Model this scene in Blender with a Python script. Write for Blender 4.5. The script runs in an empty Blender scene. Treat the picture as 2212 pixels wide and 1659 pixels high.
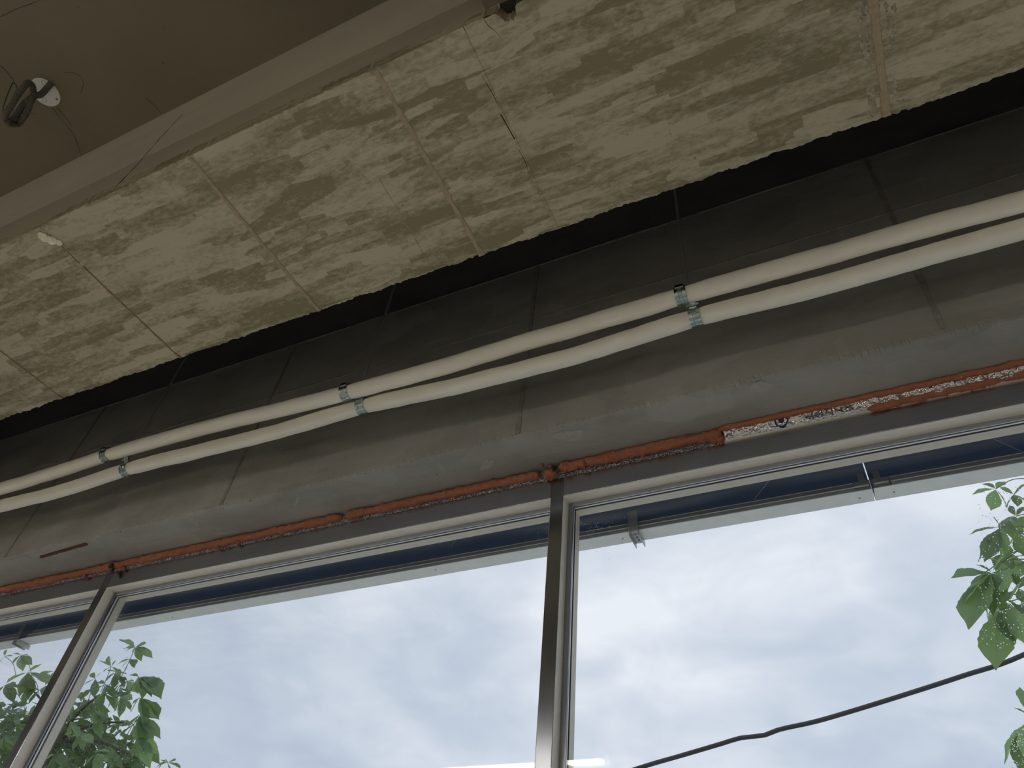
import bpy, bmesh, math, random
from mathutils import Vector, Matrix, noise
SC = bpy.context.scene
COL = SC.collection
RND = random.Random(7)

# ------------------------------------------------------------------ camera (photo calibrated: 2212 x 1659)
CZ = 1.55                                     # eye height above the floor
F_PX = 1559.61
AX = Vector((0.90414734, -0.24145999, -0.35244101))   # world X (along the window) in camera right/down/forward
AY = Vector((0.41831414, 0.66793267, 0.61553166))     # world Y (outwards)
AZ = Vector((0.08678059, -0.70396237, 0.70491568))    # world Z (up)
cam_d = bpy.data.cameras.new('camera')
cam = bpy.data.objects.new('camera', cam_d)
COL.objects.link(cam)
cam_d.sensor_width = 36.0
cam_d.lens = F_PX / 2212 * 36.0
cam_d.clip_start = 0.02
cam_d.clip_end = 400
right = Vector((AX[0], AY[0], AZ[0])); down = Vector((AX[1], AY[1], AZ[1])); fwd = Vector((AX[2], AY[2], AZ[2]))
m3 = Matrix((right, -down, -fwd)).transposed()
cam.matrix_world = Matrix.Translation((0, 0, CZ)) @ m3.to_4x4()
SC.camera = cam

def ray(px, py):
    d = Vector((px - 1106, py - 829.5, F_PX))
    return Vector((d.dot(AX), d.dot(AY), d.dot(AZ)))
def at_y(px, py, y):
    r = ray(px, py); r = r * (y / r.y); return Vector((r.x, r.y, r.z + CZ))
def at_z(px, py, z):                          # z above the camera
    r = ray(px, py); r = r * (z / r.z); return Vector((r.x, r.y, r.z + CZ))

# ------------------------------------------------------------------ view, sky
SC.view_settings.view_transform = 'Standard'
SC.view_settings.look = 'None'
SC.view_settings.gamma = 1.0
SC.view_settings.exposure = 0.0
SC.view_settings.use_curve_mapping = False
FILL_LAMP_W = 83.0  # emission of the unseen fill tubes added to brighten the room
SKY_STRENGTH = 1.16
SC.cycles.max_bounces = 14; SC.cycles.glossy_bounces = 8; SC.cycles.diffuse_bounces = 5; SC.cycles.transparent_max_bounces = 24

wd = bpy.data.worlds.new('overcast_sky'); SC.world = wd; wd.use_nodes = True
nt = wd.node_tree; nt.nodes.clear()
def N(nt, kind, **kw):
    n = nt.nodes.new(kind)
    for k, v in kw.items():
        if k in n.inputs: n.inputs[k].default_value = v
        else: setattr(n, k, v)
    return n
def ramp(nt, stops, fac):
    n = nt.nodes.new('ShaderNodeValToRGB')
    e = n.color_ramp.elements
    while len(e) < len(stops): e.new(0.5)
    for el, (p, c) in zip(e, stops):
        el.position = p; el.color = (*c, 1) if len(c) == 3 else c
    nt.links.new(fac, n.inputs['Fac'])
    return n
tc = N(nt, 'ShaderNodeTexCoord')
sep = N(nt, 'ShaderNodeSeparateXYZ'); nt.links.new(tc.outputs['Generated'], sep.inputs[0])
zc = N(nt, 'ShaderNodeMath', operation='MAXIMUM'); nt.links.new(sep.outputs['Z'], zc.inputs[0]); zc.inputs[1].default_value = 0.0
za = N(nt, 'ShaderNodeMath', operation='ADD'); nt.links.new(zc.outputs[0], za.inputs[0]); za.inputs[1].default_value = 0.25
dv = N(nt, 'ShaderNodeVectorMath', operation='DIVIDE')
cz3 = N(nt, 'ShaderNodeCombineXYZ')
for i in range(3): nt.links.new(za.outputs[0], cz3.inputs[i])
nt.links.new(tc.outputs['Generated'], dv.inputs[0]); nt.links.new(cz3.outputs[0], dv.inputs[1])
c1 = N(nt, 'ShaderNodeTexNoise', Scale=1.5, Detail=5.0, Roughness=0.48, Distortion=0.35)
c2 = N(nt, 'ShaderNodeTexNoise', Scale=5.2, Detail=6.0, Roughness=0.52, Distortion=0.5)
nt.links.new(dv.outputs[0], c1.inputs['Vector']); nt.links.new(dv.outputs[0], c2.inputs['Vector'])
mx = N(nt, 'ShaderNodeMix'); mx.inputs[0].default_value = 0.34
nt.links.new(c1.outputs['Fac'], mx.inputs[2]); nt.links.new(c2.outputs['Fac'], mx.inputs[3])
rp = ramp(nt, [(0.34, (0.50, 0.56, 0.70)), (0.46, (0.595, 0.65, 0.77)), (0.54, (0.70, 0.735, 0.84)), (0.66, (0.88, 0.90, 0.97))], mx.outputs[0])
bg = N(nt, 'ShaderNodeBackground', Strength=SKY_STRENGTH)
nt.links.new(rp.outputs['Color'], bg.inputs['Color'])
wo = N(nt, 'ShaderNodeOutputWorld'); nt.links.new(bg.outputs[0], wo.inputs[0])

# ------------------------------------------------------------------ materials
MATS = {}
def new_mat(name):
    m = bpy.data.materials.new(name); m.use_nodes = True
    nt = m.node_tree; nt.nodes.clear()
    out = N(nt, 'ShaderNodeOutputMaterial')
    MATS[name] = m
    return m, nt, out
def pbsdf(nt, out, **kw):
    b = nt.nodes.new('ShaderNodeBsdfPrincipled')
    for k, v in kw.items(): b.inputs[k].default_value = v
    nt.links.new(b.outputs[0], out.inputs[0])
    return b
def simple(name, col, rough=0.6, metal=0.0, var=0.0, scale=40.0, bump=0.0):
    m, nt, out = new_mat(name)
    b = pbsdf(nt, out, Roughness=rough, Metallic=metal)
    b.inputs['Base Color'].default_value = (*col, 1)
    if var or bump:
        g = N(nt, 'ShaderNodeNewGeometry')
        n = N(nt, 'ShaderNodeTexNoise', Scale=scale, Detail=5.0, Roughness=0.6)
        nt.links.new(g.outputs['Position'], n.inputs['Vector'])
        if var:
            r = ramp(nt, [(0.3, tuple(c * (1 - var) for c in col)), (0.7, tuple(min(1, c * (1 + var)) for c in col))], n.outputs['Fac'])
            nt.links.new(r.outputs['Color'], b.inputs['Base Color'])
        if bump:
            bp = N(nt, 'ShaderNodeBump', Strength=bump, Distance=0.004)
            nt.links.new(n.outputs['Fac'], bp.inputs['Height']); nt.links.new(bp.outputs[0], b.inputs['Normal'])
    return m
def mathn(nt, op, a, b):
    n = N(nt, 'ShaderNodeMath', operation=op)
    for i, v in enumerate((a, b)):
        if isinstance(v, (int, float)): n.inputs[i].default_value = v
        else: nt.links.new(v, n.inputs[i])
    return n.outputs[0]
def concrete(name, dark, light, blotch=(2.2, 6.0, 6.0), lo=0.44, hi=0.56, block=0.35, pits=0.5, rough=0.85, fine=0.18, bump=0.35, streak=0.0):
    """cast concrete: form-release blotches with a shape of their own, fine grain and small air holes"""
    m, nt, out = new_mat(name)
    b = pbsdf(nt, out, Roughness=rough)
    g = N(nt, 'ShaderNodeNewGeometry')
    mp = N(nt, 'ShaderNodeMapping'); mp.inputs['Scale'].default_value = blotch
    nt.links.new(g.outputs['Position'], mp.inputs['Vector'])
    n1 = N(nt, 'ShaderNodeTexNoise', Scale=1.0, Detail=8.0, Roughness=0.62, Distortion=0.25)
    nt.links.new(mp.outputs[0], n1.inputs['Vector'])
    mp2 = N(nt, 'ShaderNodeMapping'); mp2.inputs['Scale'].default_value = tuple(v * 2.3 for v in blotch)
    nt.links.new(g.outputs['Position'], mp2.inputs['Vector'])
    vo = N(nt, 'ShaderNodeTexVoronoi', distance='CHEBYCHEV', Scale=1.0, Randomness=0.9)
    nt.links.new(mp2.outputs[0], vo.inputs['Vector'])
    sc = N(nt, 'ShaderNodeSeparateColor'); nt.links.new(vo.outputs['Color'], sc.inputs[0])
    fn = N(nt, 'ShaderNodeTexNoise', Scale=95.0, Detail=4.0, Roughness=0.7)
    mpf = N(nt, 'ShaderNodeMapping'); mpf.inputs['Scale'].default_value = (0.45, 1.0, 1.0)
    nt.links.new(g.outputs['Position'], mpf.inputs['Vector']); nt.links.new(mpf.outputs[0], fn.inputs['Vector'])
    v = mathn(nt, 'MULTIPLY', n1.outputs['Fac'], 1 - block)
    v = mathn(nt, 'ADD', v, mathn(nt, 'MULTIPLY', sc.outputs[0], block))
    v = mathn(nt, 'ADD', v, mathn(nt, 'MULTIPLY', mathn(nt, 'SUBTRACT', fn.outputs['Fac'], 0.5), fine))
    mid = tuple((a + c) / 2 for a, c in zip(dark, light))
    r = ramp(nt, [(lo, dark), ((lo + hi) / 2, mid), (hi, light)], v)
    # slow tonal drift
    n3 = N(nt, 'ShaderNodeTexNoise', Scale=0.9, Detail=2.0)
    nt.links.new(g.outputs['Position'], n3.inputs['Vector'])
    r3 = ramp(nt, [(0.3, (0.86, 0.86, 0.87)), (0.7, (1.08, 1.08, 1.06))], n3.outputs['Fac'])
    mxc = N(nt, 'ShaderNodeMix', data_type='RGBA', blend_type='MULTIPLY'); mxc.inputs[0].default_value = 1.0
    nt.links.new(r.outputs['Color'], mxc.inputs[6]); nt.links.new(r3.outputs['Color'], mxc.inputs[7])
    col = mxc.outputs[2]
    # air holes
    vp = N(nt, 'ShaderNodeTexVoronoi', Scale=24.0, Randomness=1.0)
    nt.links.new(g.outputs['Position'], vp.inputs['Vector'])
    vsep = N(nt, 'ShaderNodeSeparateColor'); nt.links.new(vp.outputs['Color'], vsep.inputs[0])
    big = mathn(nt, 'MULTIPLY', mathn(nt, 'POWER', vsep.outputs[1], 6.0), 0.10)
    pit = mathn(nt, 'LESS_THAN', vp.outputs['Distance'], big)
    pm = N(nt, 'ShaderNodeMix', data_type='RGBA'); pm.inputs[7].default_value = (*[c * 0.35 for c in dark], 1)
    nt.links.new(mathn(nt, 'MULTIPLY', pit, pits), pm.inputs[0]); nt.links.new(col, pm.inputs[6])
    col = pm.outputs[2]
    if streak:
        mps = N(nt, 'ShaderNodeMapping'); mps.inputs['Scale'].default_value = (6.0, 1.3, 1.0); mps.inputs['Rotation'].default_value = (0, 0, 0.5)
        nt.links.new(g.outputs['Position'], mps.inputs['Vector'])
        ns = N(nt, 'ShaderNodeTexNoise', Scale=3.0, Detail=6.0, Roughness=0.65)
        nt.links.new(mps.outputs[0], ns.inputs['Vector'])
        rs = ramp(nt, [(0.63, (0, 0, 0)), (0.74, (1, 1, 1))], ns.outputs['Fac'])
        sm = N(nt, 'ShaderNodeMix', data_type='RGBA'); sm.inputs[7].default_value = (*[min(1, c * 1.5) for c in light], 1)
        sv = N(nt, 'ShaderNodeSeparateColor'); nt.links.new(rs.outputs['Color'], sv.inputs[0])
        nt.links.new(mathn(nt, 'MULTIPLY', sv.outputs[0], streak), sm.inputs[0]); nt.links.new(col, sm.inputs[6])
        col = sm.outputs[2]
    nt.links.new(col, b.inputs['Base Color'])
    hgt = mathn(nt, 'SUBTRACT', mathn(nt, 'MULTIPLY', fn.outputs['Fac'], 0.25), pit)
    bp = N(nt, 'ShaderNodeBump', Strength=bump, Distance=0.003)
    nt.links.new(hgt, bp.inputs['Height']); nt.links.new(bp.outputs[0], b.inputs['Normal'])
    return m

concrete('cream_concrete', (0.255, 0.212, 0.122), (0.54, 0.475, 0.34), blotch=(2.6, 14.0, 14.0), lo=0.37, hi=0.63, block=0.24, fine=0.55)
concrete('brown_slab', (0.19, 0.162, 0.107), (0.218, 0.187, 0.127), blotch=(2, 2, 2), block=0.0, pits=0.6, lo=0.35, hi=0.65, rough=0.6, fine=0.1, bump=0.15)
concrete('beam_side', (0.64, 0.575, 0.485), (0.72, 0.65, 0.56), blotch=(1.0, 5, 5), block=0.0, pits=0.8, lo=0.35, hi=0.65, rough=0.6, bump=0.15)
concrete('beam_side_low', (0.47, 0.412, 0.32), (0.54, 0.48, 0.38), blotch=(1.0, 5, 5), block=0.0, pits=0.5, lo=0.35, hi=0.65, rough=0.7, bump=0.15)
concrete('grey_concrete', (0.275, 0.264, 0.245), (0.375, 0.362, 0.34), blotch=(2.0, 4, 4), block=0.12, lo=0.36, hi=0.62, pits=0.7, streak=0.25)
concrete('recess_shade_concrete', (0.028, 0.028, 0.027), (0.045, 0.044, 0.042), blotch=(2.0, 4, 4), block=0.1, lo=0.36, hi=0.62)  # shade of the recess darkened into the concrete colour
concrete('floor_screed', (0.50, 0.475, 0.42), (0.58, 0.555, 0.50), blotch=(1, 1, 1), block=0.0)
concrete('plaster', (0.20, 0.195, 0.185), (0.25, 0.245, 0.235), blotch=(1, 1, 1), block=0.0)
concrete('paving', (0.66, 0.65, 0.61), (0.76, 0.75, 0.71), blotch=(1, 1, 1), block=0.0)
simple('tan_joint', (0.40, 0.315, 0.20), 0.9, var=0.14, scale=60, bump=0.4)
simple('wood_joint', (0.25, 0.16, 0.085), 0.9, var=0.25, scale=70, bump=0.4)
simple('dark_crack', (0.05, 0.043, 0.03), 0.9)
simple('grey_joint', (0.245, 0.235, 0.218), 0.9, var=0.25, scale=50, bump=0.3)
simple('honeycomb', (0.36, 0.318, 0.225), 0.95, var=0.5, scale=130, bump=0.6)
simple('insulation', (0.92, 0.89, 0.785), 0.8, var=0.03, scale=14, bump=0.1)
simple('galvanised', (0.42, 0.50, 0.49), 0.2, 1.0, var=0.25, scale=120, bump=0.15)
simple('rod_steel', (0.62, 0.64, 0.67), 0.45, 0.8)
simple('pu_foam', (0.34, 0.12, 0.066), 0.75, var=0.18, scale=90, bump=0.6)
simple('black_rubber', (0.012, 0.012, 0.016), 0.5)
simple('rust', (0.10, 0.035, 0.022), 0.9, var=0.6, scale=110, bump=0.6)
simple('old_foam', (0.86, 0.78, 0.58), 0.8, var=0.25, scale=60, bump=0.6)
simple('plate_white', (0.88, 0.89, 0.90), 0.5)
simple('conduit_grey', (0.12, 0.118, 0.092), 0.38)
simple('wire_green', (0.05, 0.12, 0.04), 0.5)
simple('screw_steel', (0.25, 0.25, 0.26), 0.4, 0.9)
simple('gasket', (0.012, 0.014, 0.03), 0.6)
simple('spacer', (0.80, 0.80, 0.80), 0.45, 0.3)
simple('outer_frame', (0.60, 0.56, 0.46), 0.5, 0.1, var=0.07, scale=50)
simple('cladding', (0.86, 0.89, 0.85), 0.5, 0.0, var=0.05, scale=30)
simple('cladding_back', (0.20, 0.285, 0.50), 0.6)
simple('rail_grey', (0.40, 0.41, 0.44), 0.45, 0.4)
simple('zinc_bracket', (0.45, 0.46, 0.48), 0.4, 0.6)
simple('bark', (0.10, 0.075, 0.055), 0.9, var=0.3, scale=60, bump=0.5)
simple('cable_black', (0.045, 0.045, 0.05), 0.6)
simple('lamp_white', (0.75, 0.75, 0.74), 0.4)
simple('ink_blue', (0.012, 0.022, 0.09), 0.5)
simple('ink_dark', (0.02, 0.022, 0.05), 0.5)
simple('lit_strip', (0.80, 0.78, 0.72), 0.45, 0.0, var=0.05, scale=45)  # pale colour standing in for light on the frame sides and underside
simple('smear', (0.385, 0.372, 0.35), 0.9, var=0.12, scale=60)
simple('foil_backing', (0.62, 0.58, 0.48), 0.8)

# brushed stainless
def steel_mat(name, axis, scale, f=1.0):
    """brushed along one axis, so reflections smear across the brushing"""
    m, nt, out = new_mat(name)
    b = pbsdf(nt, out, Metallic=1.0, Roughness=0.2, Anisotropic=0.6)
    g = N(nt, 'ShaderNodeNewGeometry')
    mp = N(nt, 'ShaderNodeMapping'); mp.inputs['Scale'].default_value = scale
    nt.links.new(g.outputs['Position'], mp.inputs['Vector'])
    n = N(nt, 'ShaderNodeTexNoise', Scale=4.0, Detail=4.0); nt.links.new(mp.outputs[0], n.inputs['Vector'])
    r = ramp(nt, [(0.3, (0.47 * f, 0.485 * f, 0.54 * f)), (0.7, (0.53 * f, 0.545 * f, 0.60 * f))], n.outputs['Fac'])
    # dried water spots
    v = N(nt, 'ShaderNodeTexVoronoi', Scale=34.0); nt.links.new(g.outputs['Position'], v.inputs['Vector'])
    rr = ramp(nt, [(0.08, (0.88, 0.87, 0.84)), (0.14, (1, 1, 1))], v.outputs['Distance'])
    mm = N(nt, 'ShaderNodeMix', data_type='RGBA', blend_type='MULTIPLY'); mm.inputs[0].default_value = 1.0
    nt.links.new(r.outputs['Color'], mm.inputs[6]); nt.links.new(rr.outputs['Color'], mm.inputs[7])
    nt.links.new(mm.outputs[2], b.inputs['Base Color'])
    cr = N(nt, 'ShaderNodeVectorMath', operation='CROSS_PRODUCT'); cr.inputs[1].default_value = axis
    nt.links.new(g.outputs['True Normal'], cr.inputs[0]); nt.links.new(cr.outputs[0], b.inputs['Tangent'])
steel_mat('stainless', (0, 0, 1), (60, 60, 2.0), 0.7)
steel_mat('stainless_rail', (1, 0, 0), (2.0, 60, 60))
def glass_mat():
    m, nt, out = new_mat('pane_glass')
    f = N(nt, 'ShaderNodeFresnel')
    gm = N(nt, 'ShaderNodeNewGeometry')          # same reflectance on the way in and out of the sheet
    nt.links.new(mathn(nt, 'ADD', 1.45, mathn(nt, 'MULTIPLY', gm.outputs['Backfacing'], 1 / 1.45 - 1.45)), f.inputs['IOR'])
    t = N(nt, 'ShaderNodeBsdfTransparent'); t.inputs[0].default_value = (0.975, 0.985, 0.985, 1)
    gl = N(nt, 'ShaderNodeBsdfGlossy', Roughness=0.0); gl.inputs[0].default_value = (1, 1, 1, 1)
    mx = N(nt, 'ShaderNodeMixShader')
    nt.links.new(f.outputs[0], mx.inputs[0]); nt.links.new(t.outputs[0], mx.inputs[1]); nt.links.new(gl.outputs[0], mx.inputs[2])
    nt.links.new(mx.outputs[0], out.inputs[0])
glass_mat()
def speck_mat():
    m, nt, out = new_mat('dust_speck')
    d = N(nt, 'ShaderNodeBsdfDiffuse'); d.inputs[0].default_value = (0.9, 0.9, 0.9, 1)
    t = N(nt, 'ShaderNodeBsdfTranslucent'); t.inputs[0].default_value = (0.95, 0.95, 0.95, 1)
    mx = N(nt, 'ShaderNodeMixShader'); mx.inputs[0].default_value = 0.9
    nt.links.new(d.outputs[0], mx.inputs[1]); nt.links.new(t.outputs[0], mx.inputs[2]); nt.links.new(mx.outputs[0], out.inputs[0])
speck_mat()
def foil_mat():
    m, nt, out = new_mat('foil')
    b = pbsdf(nt, out, Metallic=1.0, Roughness=0.1)
    b.inputs['Base Color'].default_value = (0.80, 0.81, 0.83, 1)
    g = N(nt, 'ShaderNodeNewGeometry')
    n = N(nt, 'ShaderNodeTexVoronoi', Scale=170.0); nt.links.new(g.outputs['Position'], n.inputs['Vector'])
    bp = N(nt, 'ShaderNodeBump', Strength=0.6, Distance=0.003)
    nt.links.new(n.outputs['Distance'], bp.inputs['Height']); nt.links.new(bp.outputs[0], b.inputs['Normal'])
foil_mat()
def granule_mat():
    m, nt, out = new_mat('granules')
    b = pbsdf(nt, out, Roughness=0.35, Metallic=0.55)
    g = N(nt, 'ShaderNodeNewGeometry')
    n = N(nt, 'ShaderNodeTexVoronoi', Scale=330.0); nt.links.new(g.outputs['Position'], n.inputs['Vector'])
    s = N(nt, 'ShaderNodeSeparateColor'); nt.links.new(n.outputs['Color'], s.inputs[0])
    r = ramp(nt, [(0.2, (0.12, 0.13, 0.16)), (0.7, (0.40, 0.42, 0.47)), (0.95, (0.85, 0.87, 0.9))], s.outputs[0])
    nt.links.new(r.outputs['Color'], b.inputs['Base Color'])
    bp = N(nt, 'ShaderNodeBump', Strength=1.0, Distance=0.004)
    nt.links.new(n.outputs['Distance'], bp.inputs['Height']); nt.links.new(bp.outputs[0], b.inputs['Normal'])
granule_mat()
def leaf_mat(name, col, trans, mixf):
    m, nt, out = new_mat(name)
    uv = N(nt, 'ShaderNodeTexCoord')
    sp = N(nt, 'ShaderNodeSeparateXYZ'); nt.links.new(uv.outputs['UV'], sp.inputs[0])
    ax = mathn(nt, 'ABSOLUTE', sp.outputs[0], 0.0)
    ph = mathn(nt, 'SUBTRACT', mathn(nt, 'MULTIPLY', sp.outputs[1], 13.0), mathn(nt, 'MULTIPLY', ax, 4.0))
    fr = mathn(nt, 'FRACT', ph, 0.0)
    vein = mathn(nt, 'LESS_THAN', fr, 0.13)
    mid = mathn(nt, 'LESS_THAN', ax, 0.05)
    vm = mathn(nt, 'MAXIMUM', mathn(nt, 'MULTIPLY', vein, 0.45), mid)
    g = N(nt, 'ShaderNodeObjectInfo')
    hs = N(nt, 'ShaderNodeHueSaturation'); hs.inputs['Color'].default_value = (*col, 1)
    nt.links.new(mathn(nt, 'ADD', mathn(nt, 'MULTIPLY', g.outputs['Random'], 0.7), 0.65), hs.inputs['Value'])
    mc = N(nt, 'ShaderNodeMix', data_type='RGBA'); mc.inputs[7].default_value = (*[min(1, c * 2.0) for c in col], 1)
    nt.links.new(mathn(nt, 'MULTIPLY', vm, 0.5), mc.inputs[0]); nt.links.new(hs.outputs[0], mc.inputs[6])
    b = nt.nodes.new('ShaderNodeBsdfPrincipled'); b.inputs['Roughness'].default_value = 0.38
    nt.links.new(mc.outputs[2], b.inputs['Base Color'])
    t = N(nt, 'ShaderNodeBsdfTranslucent')
    ht = N(nt, 'ShaderNodeHueSaturation'); ht.inputs['Color'].default_value = (*trans, 1)
    nt.links.new(mathn(nt, 'ADD', mathn(nt, 'MULTIPLY', g.outputs['Random'], 0.9), 0.55), ht.inputs['Value'])
    mt = N(nt, 'ShaderNodeMix', data_type='RGBA'); mt.inputs[7].default_value = (*[c * 0.55 for c in trans], 1)
    nt.links.new(mathn(nt, 'MULTIPLY', vm, 0.6), mt.inputs[0]); nt.links.new(ht.outputs[0], mt.inputs[6])
    nt.links.new(mt.outputs[2], t.inputs[0])
    mx = N(nt, 'ShaderNodeMixShader'); mx.inputs[0].default_value = mixf
    nt.links.new(b.outputs[0], mx.inputs[1]); nt.links.new(t.outputs[0], mx.inputs[2]); nt.links.new(mx.outputs[0], out.inputs[0])
leaf_mat('leaf_green', (0.12, 0.19, 0.125), (0.32, 0.48, 0.14), 0.48)
simple('stem_green', (0.16, 0.20, 0.08), 0.6)
def lamp_mat(name, w):
    m, nt, out = new_mat(name)
    e = N(nt, 'ShaderNodeEmission', Strength=w); e.inputs[0].default_value = (1.0, 0.945, 0.84, 1)
    nt.links.new(e.outputs[0], out.inputs[0])
lamp_mat('fill_tube_light', FILL_LAMP_W); lamp_mat('tube_light_dimmed', 16.0)  # added fill tubes; the mirrored tube is set dimmer to soften its glare

# ------------------------------------------------------------------ object helpers
def tag(o, label=None, cat=None, group=None, kind=None):
    if label: o['label'] = label
    if cat: o['category'] = cat
    if group: o['group'] = group
    if kind: o['kind'] = kind
    return o
def link(o, parent=None):
    COL.objects.link(o)
    if parent is not None: o.parent = parent
    return o
def obj(name, bm, mat, parent=None, smooth=False):
    me = bpy.data.meshes.new(name)
    bmesh.ops.recalc_face_normals(bm, faces=bm.faces)
    bm.to_mesh(me); bm.free()
    me.materials.append(MATS[mat] if isinstance(mat, str) else mat)
    if smooth: me.polygons.foreach_set('use_smooth', [True] * len(me.polygons))
    o = bpy.data.objects.new(name, me)
    link(o)
    if parent is not None:                      # parents are unrotated empties or meshes with location only
        o.parent = parent; o.matrix_parent_inverse = parent.matrix_world.inverted()
    return o
def empty(name, loc=(0, 0, 0)):
    o = bpy.data.objects.new(name, None); COL.objects.link(o); o.location = loc
    o.matrix_world = Matrix.Translation(loc); o.empty_display_size = 0.05
    return o
def B(): return bmesh.new()
def box(bm, x0, x1, y0, y1, z0, z1, bevel=0.0):
    vs = [bm.verts.new((x, y, z)) for x in (x0, x1) for y in (y0, y1) for z in (z0, z1)]
    fs = [(0, 1, 3, 2), (4, 6, 7, 5), (0, 4, 5, 1), (2, 3, 7, 6), (0, 2, 6, 4), (1, 5, 7, 3)]
    faces = [bm.faces.new([vs[i] for i in f]) for f in fs]
    if bevel:
        es = {e for f in faces for e in f.edges}
        bmesh.ops.bevel(bm, geom=list(es), offset=bevel, segments=2, affect='EDGES', profile=0.5)
    return bm
def frames(pts):
    """tangent, normal, binormal along a polyline by parallel transport"""
    n = len(pts); T = []
    for i in range(n):
        a = pts[max(i - 1, 0)]; b = pts[min(i + 1, n - 1)]
        T.append((b - a).normalized())
    ref = Vector((0, 0, 1)) if abs(T[0].z) < 0.9 else Vector((1, 0, 0))
    nn = T[0].cross(ref).normalized(); out = []
    for t in T:
        nn = (nn - t * nn.dot(t)).normalized()
        out.append((t, nn, t.cross(nn)))
    return out
def tube(bm, pts, rad, sides=10, caps=True, shape=None):
    """swept tube; rad number or f(i, angle)"""
    pts = [Vector(p) for p in pts]
    fr = frames(pts); rings = []
    for i, (p, (t, a, b)) in enumerate(zip(pts, fr)):
        ring = []
        for k in range(sides):
            th = 2 * math.pi * k / sides
            r = rad(i, th) if callable(rad) else rad
            ring.append(bm.verts.new(p + (a * math.cos(th) + b * math.sin(th)) * r))
        rings.append(ring)
    for r0, r1 in zip(rings, rings[1:]):
        for k in range(sides):
            bm.faces.new((r0[k], r0[(k + 1) % sides], r1[(k + 1) % sides], r1[k]))
    if caps:
        bm.faces.new(rings[0][::-1]); bm.faces.new(rings[-1])
    return bm
def catmull(ctrl, step):
    """centripetal Catmull-Rom through the points (no overshoot on uneven spacing)"""
    c = [Vector(p) for p in ctrl]
    c = [c[0] * 2 - c[1]] + c + [c[-1] * 2 - c[-2]]
    out = []
    for i in range(1, len(c) - 2):
        p0, p1, p2, p3 = c[i - 1:i + 3]
        t0 = 0.0; t1 = t0 + max(1e-5, (p1 - p0).length) ** .5; t2 = t1 + max(1e-5, (p2 - p1).length) ** .5; t3 = t2 + max(1e-5, (p3 - p2).length) ** .5
        n = max(1, int((p2 - p1).length / step))
        for k in range(n):
            t = t1 + (t2 - t1) * k / n
            a1 = p0 * ((t1 - t) / (t1 - t0)) + p1 * ((t - t0) / (t1 - t0))
            a2 = p1 * ((t2 - t) / (t2 - t1)) + p2 * ((t - t1) / (t2 - t1))
            a3 = p2 * ((t3 - t) / (t3 - t2)) + p3 * ((t - t2) / (t3 - t2))
            b1 = a1 * ((t2 - t) / (t2 - t0)) + a2 * ((t - t0) / (t2 - t0))
            b2 = a2 * ((t3 - t) / (t3 - t1)) + a3 * ((t - t1) / (t3 - t1))
            out.append(b1 * ((t2 - t) / (t2 - t1)) + b2 * ((t - t1) / (t2 - t1)))
    out.append(c[-2].copy())
    return out
def ns(x, y=0.0, z=0.0): return noise.noise(Vector((x, y, z)))

# ------------------------------------------------------------------ dimensions (metres, heights relative to the camera)
H_BEAM = 1.77; Y_B0 = 0.4337; Y_B1 = 1.027          # wide beam soffit
Z_SLAB = 2.445
Y_WALL = 1.534; Z_WALL = 1.505                      # outer beam: inner face, soffit
Y_F = 1.73; Z_FT = 1.465; Z_FB = 1.3918             # window head: face, top, underside
Y_STOP = 1.774; Z_STOP = 1.3754; Y_OUT = 1.83
X0, X1 = -7.0, 5.0
YBACK = -6.0
C = CZ

# ------------------------------------------------------------------ room shell
o = obj('floor', box(B(), X0 - .2, X1 + .2, YBACK - .2, 1.9, -0.15, 0.0), 'floor_screed'); tag(o, 'bare beige screed floor of the room', 'floor', kind='structure')
o = obj('ceiling', box(B(), X0 - .2, X1 + .2, YBACK - .2, 1.82, C + Z_SLAB, C + Z_SLAB + 0.2), 'brown_slab'); tag(o, 'smooth brown concrete ceiling slab above the wide beam', 'ceiling', kind='structure')
o = obj('wall_back', box(B(), X0 - .2, X1 + .2, YBACK - .2, YBACK, 0, C + Z_SLAB), 'plaster'); tag(o, 'plain plaster wall at the back of the room', 'wall', kind='structure')
o = obj('wall_left', box(B(), X0 - .2, X0, YBACK, 1.82, 0, C + Z_SLAB), 'plaster'); tag(o, 'plain plaster end wall beyond the small tree side', 'wall', kind='structure')
o = obj('wall_right', box(B(), X1, X1 + .2, YBACK, 1.82, 0, C + Z_SLAB), 'plaster'); tag(o, 'plain plaster end wall beyond the foil strip side', 'wall', kind='structure')
o = obj('ground', box(B(), -120, 120, 1.9, 160, -0.3, -0.1), 'paving'); tag(o, 'grey paved ground outside the window', 'ground', kind='structure')

o = obj('ceiling_recess_shade', box(B(), X0, X1, Y_B1 - .012, Y_WALL + .01, C + Z_SLAB - .012, C + Z_SLAB - .0005), 'recess_shade_concrete'); tag(o, 'ceiling strip between the wide beam and the window wall with its shade painted in', 'ceiling', kind='structure')  # dark sheet that carries the recess shade in its colour

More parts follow.
